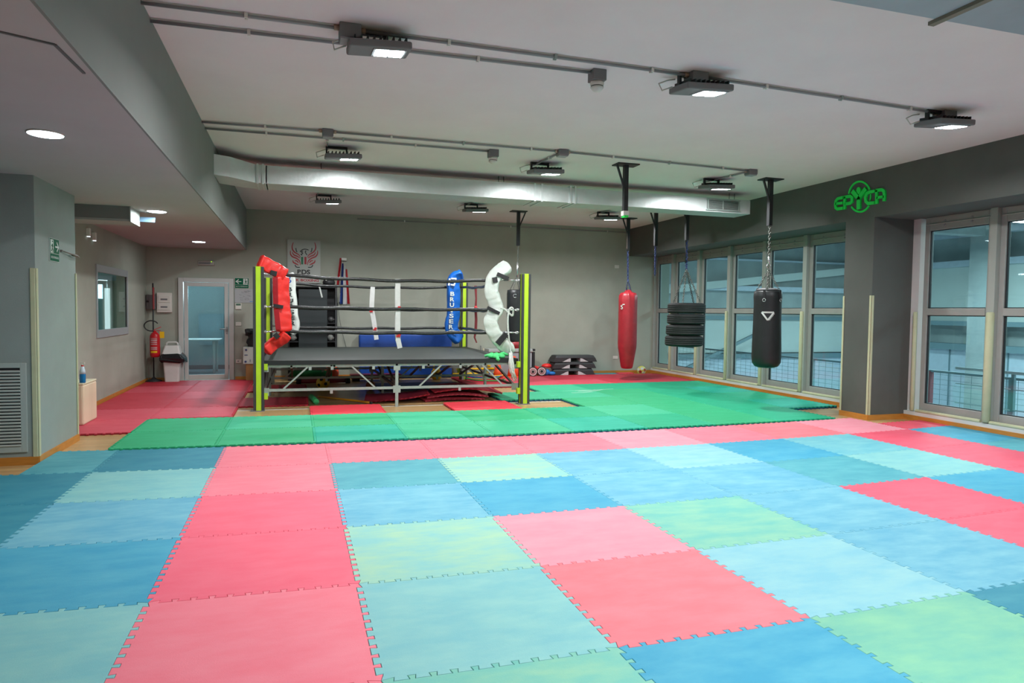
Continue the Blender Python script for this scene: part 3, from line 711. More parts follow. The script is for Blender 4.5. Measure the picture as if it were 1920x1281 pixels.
# tyres
def tyre_g(c):
    g = G(); R, Wd = .338, .195
    prof = [(.20, -.07), (.215, -.09), (.27, -.097), (.315, -.088), (.332, -.07)]
    for k in range(4):
        z0 = -.065+k*.034; prof += [(.338, z0), (.338, z0+.026), (.329, z0+.028), (.329, z0+.032)]
    prof += [(.332, .07), (.315, .088), (.27, .097), (.215, .09), (.20, .07)]
    n = 72; rs = [[V(c)+V(((r_ if not (j % 2 and abs(z_) > .03 and r_ > .33) else r_-.006)*math.cos(2*PI*j/n), (r_ if not (j % 2 and abs(z_) > .03 and r_ > .33) else r_-.006)*math.sin(2*PI*j/n), z_)) for j in range(n)] for r_, z_ in prof]
    g.smooth = True; g.rings(rs, closed=True); g.smooth = False
    return g
ty = None; TL = ['topmost', 'second from the top', 'third from the top', 'lowest']
for k, (x_, z_) in enumerate(((7.43, 1.532), (7.425, 1.335), (7.405, 1.138), (7.39, .941))):
    if ty is None:
        ty = one('car_tyre', tyre_g((0, 0, 0)), m_rub, '', 'tyre', 'tyres hanging as a stack'); ty.location = (x_, 3.34, z_-.0975+.0975); base_z = ty.location.z; c = ty
        for v_ in c.data.vertices: v_.co.z += -.097
    else:
        c = ty.copy(); COL.objects.link(c)
    c.location = (x_, 3.34, z_); c['label'] = 'black car tyre, %s of the four hanging tyres' % TL[k]
th = thing('chain_sling', (7.42, 3.34, 1.62), 'four steel chains on a blue chain holding the tyres', 'chain')
g = G(); chain_g(g, (7.40, 3.34, 2.76), (7.41, 3.34, 2.22), .05, .008, .02); ob('hanging_chain', g, m_bchain, th)
ob('sleeve', G().cyl((7.385, 3.34, 2.76), (7.39, 3.34, 2.35), .012, 8), m_black, th)
for a, dx in ((.5, 1), (2.2, 1), (3.9, 1), (5.4, 1)):
    g = G(); chain_g(g, (7.41, 3.34, 2.24), (7.43+.26*math.cos(a), 3.34+.26*math.sin(a), 1.62), .045, .006, .014); ob('sling_chain', g, m_schain, th)

# ------------------------------------------------------------------ logo on the beam
lg = thing('wall_logo', (8.28, .24, 2.9), 'bright green EPYCA logo with a ringed figure on the dark beam', 'sign')
def zl(x, y, xx=8.275): return onto(0, xx, 1560+x/16, 330+y/16)
NX = V((-1, 0, 0))
def stroke(name, pts, w_, x0=8.3, dep=.035, closed=False):
    P_ = [zl(*p) for p in pts]; P_ = [V((x0, p.y, p.z)) for p in P_]
    return ob(name, G().ribbon(P_, w_, NX, (-dep, 0, 0), closed), m_egreen, lg)
W_ = .042
def arc(a0, a1): return [(810+335*math.cos(math.radians(a0+(a1-a0)*k/16)), 620+455*math.sin(math.radians(a0+(a1-a0)*k/16))) for k in range(17)]
stroke('ring', arc(190, 332), .026, dep=.014); stroke('ring', arc(36, 139), .026, dep=.014); stroke('ring', [(1132, 545), (1130, 650), (1105, 745)], .016, dep=.014)
g = G()
def addst(pts, w_=W_, dep=.024):
    dep = min(dep, .03)
    P_ = [zl(*p) for p in pts]; g.ribbon([V((8.3, p.y, p.z)) for p in P_], w_, NX, (-dep, 0, 0))
addst([(315, 645), (160, 680), (100, 760), (88, 860), (100, 950), (150, 990), (315, 965)]); addst([(95, 835), (312, 803)], .036)
ob('letter_e', g, m_egreen, lg)
g = G(); addst([(368, 1000), (368, 620)]); addst([(345, 640), (540, 605), (592, 650), (585, 770), (530, 815), (370, 845)]); ob('letter_p', g, m_egreen, lg)
g = G(); addst([(605, 455), (700, 560), (795, 690)], .06, .055); addst([(1010, 380), (900, 520), (795, 690)], .06, .055); addst([(795, 660), (795, 1000)], .064, .055); ob('letter_y', g, m_egreen, lg)
hd = [(800+62*math.cos(2*PI*k/20)*(1 if math.sin(2*PI*k/20) < 0 else 1-.35*math.sin(2*PI*k/20)), 440+105*math.sin(2*PI*k/20)) for k in range(20)]
P_ = [zl(*p) for p in hd]; ob('figure_head', G().prism([V((8.3, p.y, p.z)) for p in P_], (-.03, 0, 0)), m_egreen, lg)
g = G(); addst([(1265, 455), (1120, 480), (1030, 530), (990, 640), (1005, 760), (1070, 825), (1260, 800)]); ob('letter_c', g, m_egreen, lg)
g = G(); addst([(1325, 835), (1325, 425)]); addst([(1300, 435), (1480, 412), (1550, 460), (1562, 600), (1545, 755)]); addst([(1330, 650), (1550, 620)], .036); ob('letter_a', g, m_egreen, lg)

# ------------------------------------------------------------------ poster
def zp(x, y, yy=7.32): return onto(1, yy, 520+x/10.667, 440+y/10.667)
po = thing('club_poster', (.82, 7.32, 2.0), 'white BDS kick boxing board with a red winged bird on the back wall', 'poster')
a = zp(198, 95); b = zp(862, 975)
ob('board', G().box((a.x, 7.318, b.z), (b.x, 7.349, a.z)), m_poster, po)
NY = V((0, -1, 0))
def pstroke(g, pts, w_):
    P_ = [V((zp(*p).x, 7.318, zp(*p).z)) for p in pts]; g.ribbon(P_, w_, NY, (0, -.002, 0))
def smooth(pts, k=4):
    out = []; n = len(pts)
    for i in range(n-1):
        p0 = pts[max(0, i-1)]; p1 = pts[i]; p2 = pts[i+1]; p3 = pts[min(n-1, i+2)]
        for j in range(k):
            t = j/k; out.append(tuple(.5*((2*p1[q])+(-p0[q]+p2[q])*t+(2*p0[q]-5*p1[q]+4*p2[q]-p3[q])*t*t+(-p0[q]+3*p1[q]-3*p2[q]+p3[q])*t**3) for q in range(len(p1))))
    out.append(tuple(pts[-1])); return out
fe = [([(320, 155), (296, 230), (305, 300), (350, 355), (430, 405), (462, 455)], .026), ([(298, 350), (330, 405), (400, 435), (455, 475)], .026), ([(262, 320), (262, 385), (300, 440), (380, 475), (440, 525), (462, 610)], .028),
      ([(345, 520), (395, 530), (425, 570)], .024), ([(310, 510), (322, 555), (375, 585), (425, 612)], .028)]
for mir in (0, 1):
    g = G()
    for pts, w_ in fe:
        P2 = smooth([(1064-x, y) if mir else (x, y) for x, y in pts]); n = len(P2); pstroke(g, P2, [max(.006, w_*math.sin(PI*(.12+.76*i/(n-1)))) for i in range(n)])
    ob('wing', g, m_pred, po)
g = G()
for pts in ([(370, 268), (378, 320), (396, 352)], [(694, 268), (686, 320), (668, 352)], [(355, 605), (380, 650), (450, 656)], [(709, 605), (684, 650), (614, 656)], [(455, 345), (490, 310), (540, 292), (590, 298), (625, 312)], [(575, 320), (560, 355), (596, 412)], [(512, 330), (480, 348), (508, 372), (474, 398), (500, 412)]):
    P2 = smooth(pts); g = G(); pstroke(g, P2, .018); ob('black_stroke', g, m_pblk, po)
g = G(); pstroke(g, [(496, 445), (496, 595)], .042); ob('green_bar', g, m_pgrn, po)
g = G(); pstroke(g, [(562, 445), (562, 595)], .042); ob('red_bar', g, m_pred, po)
def ptext(s, m, cx, cy, w_, h_, off=.0):
    c = zp(cx, cy); c.y = 7.318; a = zp(cx-w_/2, cy-h_/2); b = zp(cx+w_/2, cy+h_/2)
    text('lettering', s, m, po, c, (1, 0, 0), (0, 0, 1), b.x-a.x, a.z-b.z, .003, off)
ptext('BDS', m_pblk, 528, 748, 255, 100, .035); ptext('KICK BOXING', m_pred, 525, 912, 615, 68, .03)

# ------------------------------------------------------------------ signs on walls
def sign_board(name, c, right, wd, ht, label, arrow, portrait):
    c = V(c); right = V(right); up = V((0, 0, 1)); n = right.cross(up)
    r = thing(name, c-up*ht/2, label, 'sign')
    def P(u, v, d=.006): return c + right*u*wd/2 + up*v*ht/2 + n*d
    def rect(u0, v0, u1, v1, m, nm, d0, d1):
        g = G().prism([P(u0, v0, d0), P(u1, v0, d0), P(u1, v1, d0), P(u0, v1, d0)], n*(d1-d0)); return ob(nm, g, m, r)
    rect(-1, -1, 1, 1, m_signw, 'sign_border', 0, .004); rect(-.96, -.96, .96, .96, m_green, 'sign_plate', .004, .006)
    s = -1 if arrow < 0 else 1                       # arrow side
    lo = -.3; x0 = -s*.92; x1 = -s*.18
    rect(min(x0, x1)+.02, lo+.04, max(x0, x1)-.1, .88, m_signw, 'door_symbol', .006, .0075)
    rect(-.96, lo-.03, .96, lo, m_signw, 'dividing_line', .006, .0075)
    g = G()
    def st(pts, w_, m, d=.0075):
        g.ribbon([P(u, v, d) for u, v in pts], w_, n, n*.0015)
    cx = s*.42; hh = .30
    st([(cx-s*.36, .3), (cx+s*.30, .3)], ht*.07, 0); st([(cx+s*.0, .72), (cx+s*.38, .3), (cx+s*.0, -.10)], ht*.075, 0)
    ob('arrow', g, m_signw, r)
    g = G(); mx = (x0+x1)/2
    st([(mx+s*.02, .52), (mx-s*.02, .15)], ht*.08, 0); st([(mx-s*.02, .15), (mx+s*.14, -.02), (mx+s*.08, -.22)], ht*.05, 0); st([(mx-s*.02, .15), (mx-s*.12, -.08), (mx-s*.24, -.10)], ht*.05, 0)
    st([(mx-s*.2, .30), (mx, .46), (mx+s*.16, .28)], ht*.035, 0); st([(mx+s*.05, .64), (mx+s*.05, .78)], ht*.075, 0)
    ob('running_figure', g, m_green, r)
    text('lettering', "USCITA D'EMERGENZA", m_signw, r, P(0, -.64, .0075), right, up, wd*.84, ht*.10, .001)
sign_board('exit_sign', (-.388, 7.345, 1.947), (1, 0, 0), .27, .21, 'green exit sign with a left arrow beside the glass door', -1, 0)
sign_board('exit_sign', (-1.598, .185, 1.985), (0, 1, 0), .265, .225, 'green exit sign with a right arrow on the left pillar', 1, 1)
g = G().tube([(-1.59, .38, 1.995), (-1.57, .55, 1.985), (-1.56, .72, 1.975), (-1.57, .90, 1.965)], .007, 6); g.box((-1.60, .37, 1.985), (-1.58, .40, 2.005)); g.tube([(-1.575, .68, 1.977), (-1.56, .80, 1.972)], .013, 8)
one('wall_hook', g, m_dsteel, 'thin dark metal hook sticking out beside the pillar exit sign', 'hook')
g = G().box((-.523, 7.342, 1.552), (-.16, 7.35, 1.826)); pl = thing('floor_plan', (-.34, 7.34, 1.55), 'pale printed floor plan sheet under the door exit sign', 'notice')
ob('sheet', g, mat('plan_paper', (.40, .41, .42), .6), pl); g = G()
rr_ = random.Random(3)
for k in range(16):
    x_ = rr_.uniform(-.49, -.24); z_ = rr_.uniform(1.60, 1.79); g.box((x_, 7.340, z_), (x_+rr_.uniform(.02, .06), 7.342, z_+.004)); g.box((x_, 7.340, z_), (x_+.004, 7.342, z_+rr_.uniform(.01, .03)))
ob('plan_lines', g, m_grey, pl); ob('blue_caption', G().box((-.24, 7.340, 1.572), (-.17, 7.342, 1.582)), m_bl, pl)
t = thing('thermostat', (-.455, 7.34, 1.418), 'white thermostat with a green display under the floor plan', 'thermostat')
ob('case', G().box((-.512, 7.325, 1.418), (-.398, 7.35, 1.543)), m_whp, t, bevel=.004); ob('display', G().box((-.50, 7.322, 1.495), (-.41, 7.326, 1.532)), mat('lcd', (.08, .16, .11), .3), t)
def plate(name, x, y, z, label, cat, holes=0, wx=.105, ax=1):
    r = thing(name, (x, y, z-.037), label, cat)
    ob('cover_plate', G().box((x-wx/2, y-.012, z-.037), (x+wx/2, y, z+.037)), m_whp, r, bevel=.003)
    g = G()
    if holes: g.cyl((x-.01, y-.011, z), (x-.01, y-.0135, z), .016, 12)
    else:
        for k in (-1, 0, 1): g.box((x+k*.03-.0005, y-.0135, z-.022), (x+k*.03+.0005, y-.011, z+.022))
    ob('insert', g, m_pipe, r)
plate('light_switch', -.456, 7.35, 1.12, 'white wall switch under the thermostat', 'switch'); plate('wall_socket', -.455, 7.35, .36, 'white wall socket low beside the glass door', 'socket', 1)
plate('wall_socket', 7.98, 7.35, .365, 'white blank socket plate low behind the red punching bag', 'socket', 0, .125); plate('wall_box', 7.975, 7.35, 2.54, 'small white blank box high on the back wall by the corner', 'box', 0, .11)
em = thing('emergency_lamp', (-1.05, 7.34, 2.285), 'slim emergency lamp with a green light above the glass door', 'lamp')
ob('casing', G().box((-1.205, 7.31, 2.285), (-.895, 7.35, 2.375)), mat('old_plastic', (.36, .34, .31), .5), em, bevel=.006); ob('indicator', G().sphere((-.95, 7.308, 2.36), .012, 8, 6), mat('green_led', lin((150, 180, 60)), .4, emit=lin((140, 200, 40)), estr=1), em)
ob('cover_groove', G().box((-1.19, 7.306, 2.31), (-.97, 7.311, 2.345)), m_grey, em)
# electric panel and grey box
ep = thing('electric_panel', (-1.81, 7.33, 1.34), 'white electric panel with two breaker windows left of the door', 'electric panel')
ob('cabinet', G().box((-1.94, 7.29, 1.34), (-1.672, 7.35, 1.725)), m_whp, ep, bevel=.006)
for z_ in (1.385, 1.535):
    dd = ob('door', G().box((-1.915, 7.278, z_), (-1.70, 7.292, z_+.135)), m_whp, ep, bevel=.003); ob('breaker_slot', G().box((-1.87, 7.273, z_+.045), (-1.75, 7.279, z_+.075)), m_grey, dd)
gb = thing('grey_wall_box', (-2.03, 7.33, 1.388), 'small dark grey box in the corner left of the electric panel', 'box')
ob('case', G().box((-2.12, 7.24, 1.40), (-1.96, 7.35, 1.68)), m_grey, gb, bevel=.006); ob('knob', G().cyl((-2.09, 7.24, 1.55), (-2.09, 7.215, 1.55), .02, 12), m_black, gb)
# two little wall lights
for k, (y_, z_, nm) in enumerate(((3.37, 2.47, 'nearer'), (3.66, 2.44, 'farther'))):
    r = thing('wall_spotlight', (XL, y_, z_-.06), '%s of two tiny wall lights high on the left wall' % nm, 'wall light', 'tiny wall lights')
    ob('casing', G().box((XL, y_-.03, z_-.05), (XL+.05, y_+.03, z_+.06)), m_whp, r, bevel=.006); ob('lens', G().box((XL+.01, y_-.022, z_-.062), (XL+.045, y_+.022, z_-.049)), m_lampd, r)
# air conditioner on the lowered ceiling
ac = thing('air_conditioner', (-1.6, 1.75, 2.44), 'boxed air conditioner hanging from the lowered ceiling behind the pillar', 'air conditioner')
ob('case', G().box((-2.12, 1.50, 2.47), (-1.205, 1.98, 2.62)), mat('ac_case', (.20, .21, .20), .5), ac, bevel=.004)
ob('bottom_panel', G().box((-2.12, 1.50, 2.445), (-1.205, 1.98, 2.47)), mat('ac_bottom', (.36, .36, .34), .5), ac); ob('end_panel', G().box((-1.205, 1.49, 2.44), (-1.19, 1.99, 2.62)), mat('ac_end', (.34, .35, .32), .6), ac)
ob('air_flap', G().box((-1.75, 1.985, 2.50), (-1.02, 2.0, 2.53)).box((-1.75, 2.0, 2.52), (-1.02, 2.02, 2.545)).box((-1.75, 2.02, 2.54), (-1.02, 2.04, 2.565)), mat('flap_blue', lin((80, 105, 125)), .5), ac)
# fire extinguisher
fx = -1.975; fy = 7.12
fs = thing('fire_extinguisher', (fx, fy, 0), 'red fire extinguisher on a tall black stand in the back corner', 'fire extinguisher')
ob('stand', G().cyl((fx, fy, .02), (fx, fy, 1.90), .013, 12).lathe((fx, fy, 0), [(.15, .0), (.145, .015), (.05, .05), (.02, .08)], 24), m_black, fs)
cx = fx+.045; cy = fy-.10
ob('cylinder', G().lathe((cx, cy, 0), [(.03, .475), (.07, .48), (.088, .51), (.09, .55), (.09, .86), (.085, .90), (.06, .94), (.025, .965), (.02, .99)], 28), mat('extinguisher_red', lin((190, 25, 35)), .3), fs)
g = G()
def patch(rad, z0, z1, a0, a1, m_, nm):
    rs = [[V((cx+(rad+t)*math.cos(a0+(a1-a0)*k/12), cy+(rad+t)*math.sin(a0+(a1-a0)*k/12), z)) for z, t in ((z0, 0), (z1, 0), (z1, .001), (z0, .001))] for k in range(13)]
    g = G(); g.rings(rs); return ob(nm, g, m_, fs)
m_lp = mat('label_print', (.55, .35, .36), .5)
for z_, h_ in ((.835, .012), (.79, .03), (.755, .02), (.72, .018), (.655, .02), (.625, .02)): patch(.0905, z_, z_+h_, -2.3, -1.0, m_lp, 'label_line')
patch(.0905, .565, .60, -2.3, -1.0, m_yel, 'yellow_label')
ob('handle', G().bar((cx-.02, cy, 1.0), (cx+.11, cy, 1.06), .02, .012).bar((cx-.02, cy, .985), (cx+.10, cy, .985), .02, .012), mat('extinguisher_red', 0), fs)
ob('hose', G().tube([(cx-.02+.13*math.cos(t)*.95-.04, cy, 1.08+.10*math.sin(t)) for t in [PI*.15+k*PI*1.35/14 for k in range(15)]]+[(cx-.02, cy, .99)], .011, 8), m_black, fs)
ob('tag', G().box((cx+.085, cy-.012, .845), (cx+.165, cy-.008, .97)), m_yel, fs)
g = G().box((fx+.014, fy-.10, 1.40), (fx+.018, fy+.05, 1.82)); ob('sign_plate', g, mat('red_edge', lin((150, 30, 40)), .5), fs)
# pedal bin
bn = thing('waste_bin', (-1.63, 7.10, 0), 'white swing-lid waste bin with a black bag over its rim', 'bin')
bx, by = -1.64, 7.08
def rr(x0, x1, y0, y1, z, r_=.03, n=4):
    out = []
    for (cx_, cy_, a0) in ((x1-r_, y1-r_, 0), (x0+r_, y1-r_, PI/2), (x0+r_, y0+r_, PI), (x1-r_, y0+r_, 1.5*PI)):
        for k in range(n+1): a = a0+PI/2*k/n; out.append(V((cx_+r_*math.cos(a), cy_+r_*math.sin(a), z)))
    return out
ob('bin_body', G().rings([rr(bx-.125, bx+.125, by-.10, by+.10, .0), rr(bx-.155, bx+.155, by-.13, by+.13, .50)]), m_white, bn)
ob('lid', G().rings([rr(bx-.165, bx+.165, by-.14, by+.14, .50), rr(bx-.165, bx+.165, by-.14, by+.14, .54), rr(bx-.12, bx+.13, by-.10, by+.10, .70)]), m_white, bn)
g = G().tube([(bx-.10, by, .69), (bx-.095, by, .745), (bx-.07, by, .762), (bx+.07, by, .762), (bx+.095, by, .745), (bx+.10, by, .69)], .017, 8); ob('lid_handle', g, m_white, bn)
rs = []
for z_, e_, s_ in ((.53, .012, 0), (.50, .04, 1), (.45, .05, 2), (.40, .055, 3), (.37, .03, 4)):
    q = rr(bx-.15-e_, bx+.15+e_*(1.0+ (z_ < .48)*.8), by-.13-e_, by+.13+e_, z_, .04)
    rs.append([p + V((noise.noise(p*17+V((s_, 0, 0)))*.03, noise.noise(p*15)*.03, noise.noise(p*9+V((0, 5, 0)))*.05)) for p in q])
ob('bin_bag', G().rings(rs, cap=False), m_bagf, bn)
# boxes left of ring
one('cardboard_box', G().box((-.30, 7.0, 0), (.0, 7.33, .33)), m_card, 'brown cardboard box on the floor behind the left ring post', 'box', bevel=.004)
wb = thing('white_carton', (-.19, 7.15, .33), 'white printed carton standing on the brown cardboard box', 'box')
ob('carton', G().box((-.345, 6.98, .33), (-.03, 7.32, .665)), m_signw, wb, bevel=.003); g = G()
g.cyl((-.29, 6.979, .61), (-.29, 6.975, .61), .02, 12); g.cyl((-.30, 6.979, .375), (-.30, 6.975, .375), .022, 12); g.box((-.32, 6.975, .50), (-.26, 6.979, .515)); g.box((-.22, 6.975, .37), (-.21, 6.979, .42)); ob('print', g, mat('print_blue', lin((70, 80, 130)), .5), wb)
g = G(); g.smooth = True
rs = []
for i in range(9):
    t_ = i/8; z_ = .665+.36*t_; rs.append([V((-.14+(.13+.03*math.sin(9*t_))*math.cos(a)+noise.noise(V((a*2, t_*4, 0)))*.05-.03*t_, 7.15+.11*math.sin(a), z_+noise.noise(V((a, t_*3, 4)))*.03*(t_ > 0))) for a in [2*PI*k/14 for k in range(14)]])
g.rings(rs); g.tube([(-.2, 7.05, .95), (-.27, 7.0, .97), (-.27, 7.02, .90)], .04, 8)
one('sports_bag', g, m_black, 'crumpled black bag sitting on top of the white carton', 'bag')
# grille on the pillar
gl = thing('wall_grille', (-2.2, -.34, .14), 'large white louvred air grille low on the left pillar', 'grille')
g = G(); x1 = -1.685; yg = -.345
g.frame(1, yg, -.331, -2.9, x1+.005, .095, .915, .03, .05, .055, .045); ob('grille_frame', g, mat('grille_paint', (.40, .45, .42), .5), gl, bevel=.003)
ob('dark_back', G().box((-2.9, -.334, .14), (x1-.04, -.330, .88)), m_black, gl)
m_sl = mat('slat_paint', (.50, .53, .49), .45)
for k in range(24):
    z_ = .16+k*.0295
    ob('slat', G().bar((-2.9, -.345, z_), (x1-.045, -.345, z_), .018, .012, (0, -.5, 1)), m_sl, gl)
# wooden box with spray bottle
wbx = thing('plywood_box', (-1.93, 2.05, 0), 'pale plywood training box on the red mats behind the pillar', 'box')
m_ply = mat('pale_plywood', lin((222, 200, 172)), .55, var=.06, scale=3, stretch=(1, 1, .25))
ob('box_body', G().box((-2.11, 1.78, 0), (-1.78, 2.36, .49)), m_ply, wbx, bevel=.022)
ob('top_board', G().box((-2.11, 1.78, .488), (-1.78, 2.36, .512)), mat('ply_top', lin((225, 215, 185)), .5, var=.04), wbx, bevel=.008)
sb = thing('spray_bottle', (-1.83, 1.86, .512), 'clear spray bottle with blue liquid on the plywood box', 'bottle')
sx, sy = -1.80, 1.83
ob('liquid', G().lathe((sx, sy, .512), [(.03, 0), (.034, .01), (.034, .10), (.03, .115)], 16), mat('blue_liquid', lin((20, 110, 170)), .15), sb)
ob('bottle', G().lathe((sx, sy, .512), [(.0345, .11), (.032, .14), (.02, .19), (.013, .20)], 16), mat('clear_plastic', (.55, .62, .70), .15), sb)
ob('trigger', G().box((sx-.03, sy-.01, .735), (sx+.025, sy+.01, .765)).tube([(sx, sy, .715), (sx, sy, .74)], .012, 8), m_whp, sb); ob('nozzle_cap', G().cyl((sx, sy, .705), (sx, sy, .728), .014, 10), mat('red_cap', lin((200, 40, 40)), .4), sb)

# ------------------------------------------------------------------ boxing ring
XA, XB, YA, YBK = .21, 4.02, 2.76, 6.38
rp = thing('ring_platform', (2.1, 4.6, ZF), 'raised boxing ring platform on a galvanised steel frame with charcoal canvas', 'boxing ring')
ob('canvas', G().box((XA, YA-.005, .672), (XB, YBK, .690)), m_deck, rp)
ob('canvas_edge', G().box((XA-.012, YA-.018, .628), (XB+.012, YA-.004, .692)).box((XB, YA-.018, .628), (XB+.014, YBK+.014, .692)).box((XA-.014, YA-.018, .628), (XA, YBK+.014, .692)).box((XA-.014, YBK, .628), (XB+.014, YBK+.014, .692)), m_decke, rp)
ob('deck_board', G().box((XA, YA, .628), (XB, YBK, .672)), mat('deck_ply', (.10, .075, .05), .7), rp)
XM = 2.117
rows = [YA+.015, (YA+YBK)/2, YBK-.015]; cols = [XA+.03, XM, XB-.03]
g = G()
for y_ in rows:
    m_ = m_steel
    gg = G(); gg.bar((XA, y_, .611), (XB, y_, .611), .03, .034); ob('top_rail', gg, m_steel, rp)
    gg = G(); gg.bar((XA, y_, .265), (XB, y_, .265), .03, .038); ob('lower_rail', gg, m_steel, rp)
    for (xa, xb) in ((.83, .49), (1.45, 1.79), (2.80, 2.46), (3.45, 3.78)):
        ob('diagonal_brace', G().bar((xa, y_, .60), (xb, y_, .28), .022, .028, (0, 1, 0)), m_steel, rp)
    gg = G()
    for x_ in (.99, 1.17, 3.08, 3.26): pass
    for x_ in (.86, 1.17, 1.77, 2.52, 3.10, ): gg.box((x_-.02, y_-.022, .55), (x_+.02, y_-.014, .60))
    for x_ in (1.16, 3.09): gg.box((x_-.02, y_-.022, .20), (x_+.02, y_-.014, .28))
    for x_ in cols: gg.box((x_-.05, y_-.024, .53), (x_+.05, y_-.015, .60)); gg.box((x_-.055, y_-.024, .19), (x_+.055, y_-.015, .30))
    ob('coupling_plate', gg, m_steel, rp)
for y_ in rows:
    for x_ in (cols if y_ > 3 else [XM]): ob('leg', G().box((x_-.022, y_-.022, ZF), (x_+.022, y_+.022, .60)), m_steel, rp)
for x_ in cols:
    ob('side_rail', G().bar((x_, YA, .611), (x_, YBK, .611), .03, .034).bar((x_, YA, .265), (x_, YBK, .265), .03, .038), m_dsteel, rp)
    for i in (0, 1):
        ya, yb = rows[i], rows[i+1]
        ob('diagonal_brace', G().bar((x_, ya+.1, .28), (x_, yb-.25, .60), .028, .03, (1, 0, 0)), m_dsteel, rp)
for x_ in (.60, 1.16, 1.20, 2.6, 3.1, 3.5):
    ob('cross_bearer', G().bar((x_, YA, .60), (x_, YBK, .60), .03, .04), m_dsteel, rp)
    ob('diagonal_brace', G().bar((x_, YA+.5, .60), (x_, YA+1.75, .29), .028, .03, (1, 0, 0)), m_dsteel, rp)
# posts
def post(x, y, label):
    r = thing('ring_post', (x, y, ZF), label, 'ring post', 'lime and black ring posts')
    z1 = 2.03; w2 = .072; th_ = .022
    ob('lime_core', G().box((x-.036, y-.065, ZF), (x+.036, y+.065, z1)).box((x-.065, y-.036, ZF), (x+.065, y+.036, z1)), m_lime, r, bevel=.003)
    g = G()
    for sx_ in (-1, 1):
        for sy_ in (-1, 1):
            g.box((min(x+sx_*.036, x+sx_*w2), min(y+sy_*.036, y+sy_*w2), ZF), (max(x+sx_*.036, x+sx_*w2), max(y+sy_*.036, y+sy_*w2), z1-.004))
    ob('dark_edging', g, m_post, r, bevel=.002)
    ob('foot_plate', G().box((x-.11, y-.09, ZF), (x+.08, y+.09, ZF+.012)), m_grey, r)
    sg = 1 if x < 2 else -1
    for z_ in (.14, .56): ob('clamp', G().box((min(x+sg*.066, x+sg*.12), y-.04, z_), (max(x+sg*.066, x+sg*.12), y+.04, z_+.09)), m_lime, r)
    return r
PFL, PFR, PBL, PBR = (.158, 2.77), (4.11, 2.66), (.15, 6.42), (4.015, 6.43)
post(*PFL, 'front left lime ring post beside the red corner pad'); post(*PFR, 'front right lime ring post beside the white corner pad')
post(*PBL, 'back left lime ring post behind the white lettered pad'); post(*PBR, 'back right lime ring post beside the blue corner pad')
# ropes: three levels, four sides
E = .30
CFL, CFR, CBL, CBR = (PFL[0]+E, PFL[1]+E), (PFR[0]-E-.05, PFR[1]+E), (PBL[0]+E, PBL[1]-E), (PBR[0]-.12, PBR[1]-E)
LZ = [(1.935, .045), (1.465, .012), (1.105, .022)]
LN = ['top', 'middle', 'bottom']
for (c0, c1, sd) in ((CFL, CFR, 'front'), (CBL, CBR, 'back'), (CFL, CBL, 'left side'), (CFR, CBR, 'right side')):
    for li, (z_, sag) in enumerate(LZ):
        dz = .0 if sd == 'front' else -.01
        pts = []
        for k in range(61):
            t_ = k/60; x_ = c0[0]+(c1[0]-c0[0])*t_; y_ = c0[1]+(c1[1]-c0[1])*t_
            if sd == 'right side': x_ += .10*min(1, t_/.69, (1-t_)/.31)
            pts.append((x_, y_, z_+dz-sag*4*t_*(1-t_)+.006*math.sin(t_*23+li)))
        r = thing('ring_rope', pts[0], '%s rope on the %s of the ring' % (LN[li], sd), 'rope', 'black taped ring ropes')
        rr5 = [(.025+.0028*noise.noise(V((k*.9, li, len(sd)))))*1 for k in range(len(pts))]
        ob('taped_rope', G().tube(pts, rr5, 10), m_tape, r)
        for (c_, P_) in ((c0, {CFL: PFL, CFR: PFR, CBL: PBL, CBR: PBR}[c0]), (c1, {CFL: PFL, CFR: PFR, CBL: PBL, CBR: PBR}[c1])):
            if sd in ('front', 'back'):
                dd = (V((P_[0], P_[1], 0))-V((c_[0], c_[1], 0))).normalized(); e1 = V((c_[0], c_[1], z_)); e2 = V((P_[0], P_[1], z_))-dd*.075
                g = G().tube([e1+(e2-e1)*.25, e1+(e2-e1)*.7], .013, 8).tube([e1, e2], .006, 6); m_ = e1+(e2-e1)*.85
                g.tube([m_+dd*.03*math.cos(2*PI*k/12)+V((0, 0, .018*math.sin(2*PI*k/12))) for k in range(12)], .005, 6, closed=True)
                ob('turnbuckle', g, m_chrome, r)
# corner pads
def pad(name, pxs, yp, w_, d_, side, m_, label, seed=1, y_shift=None):
    pts = [onto(1, yp + (p[2] if len(p) > 2 else 0), p[0], p[1]) for p in pxs]
    pts = [V(p) for p in smooth([tuple(q) for q in pts], 7)]
    r = thing(name, pts[-1], label, 'corner pad', 'ring corner pads')
    ob('cushion', G().sweep(pts, side, w_, d_, wrinkle=.022, seed=seed), m_, r)
    return r, pts
S45 = (1, 1, 0)
def velcro(r, pxa, pxb, yp, w_=.07):
    a = onto(1, yp, *pxa); b = onto(1, yp, *pxb); ob('strap', G().bar(a, b, w_, .05, (0, 1, 0)), m_black, r)
r1, _ = pad('corner_pad', [(486, 490, -.1), (500, 497, -.05), (520, 508), (536, 517)], 2.95, .20, .11, (0, 0, 1), m_redpad, 'red corner pad wrapped round the ropes at the front left post', 1)
for i, (pts_, w_) in enumerate(((([(528, 518), (527, 545), (529, 575), (531, 600), (533, 622)]), .22), (([(538, 626), (528, 636), (512, 646), (497, 659, -.05)]), .17))):
    pp = [onto(1, 2.97+(p[2] if len(p) > 2 else 0), p[0], p[1]) for p in pts_]; pp = [V(p) for p in smooth([tuple(q) for q in pp], 7)]
    ob('cushion', G().sweep(pp, (1, .55, 0), w_, .12, wrinkle=.02, seed=4+i), m_redpad, r1)
g = G()
for a, b in (((516, 520), (517, 572)), ((518, 580), (522, 618))):
    pa = onto(1, 2.86, *a); pb = onto(1, 2.86, *b); g.bar(pa, pb, .07, .03, (0, 1, 0))
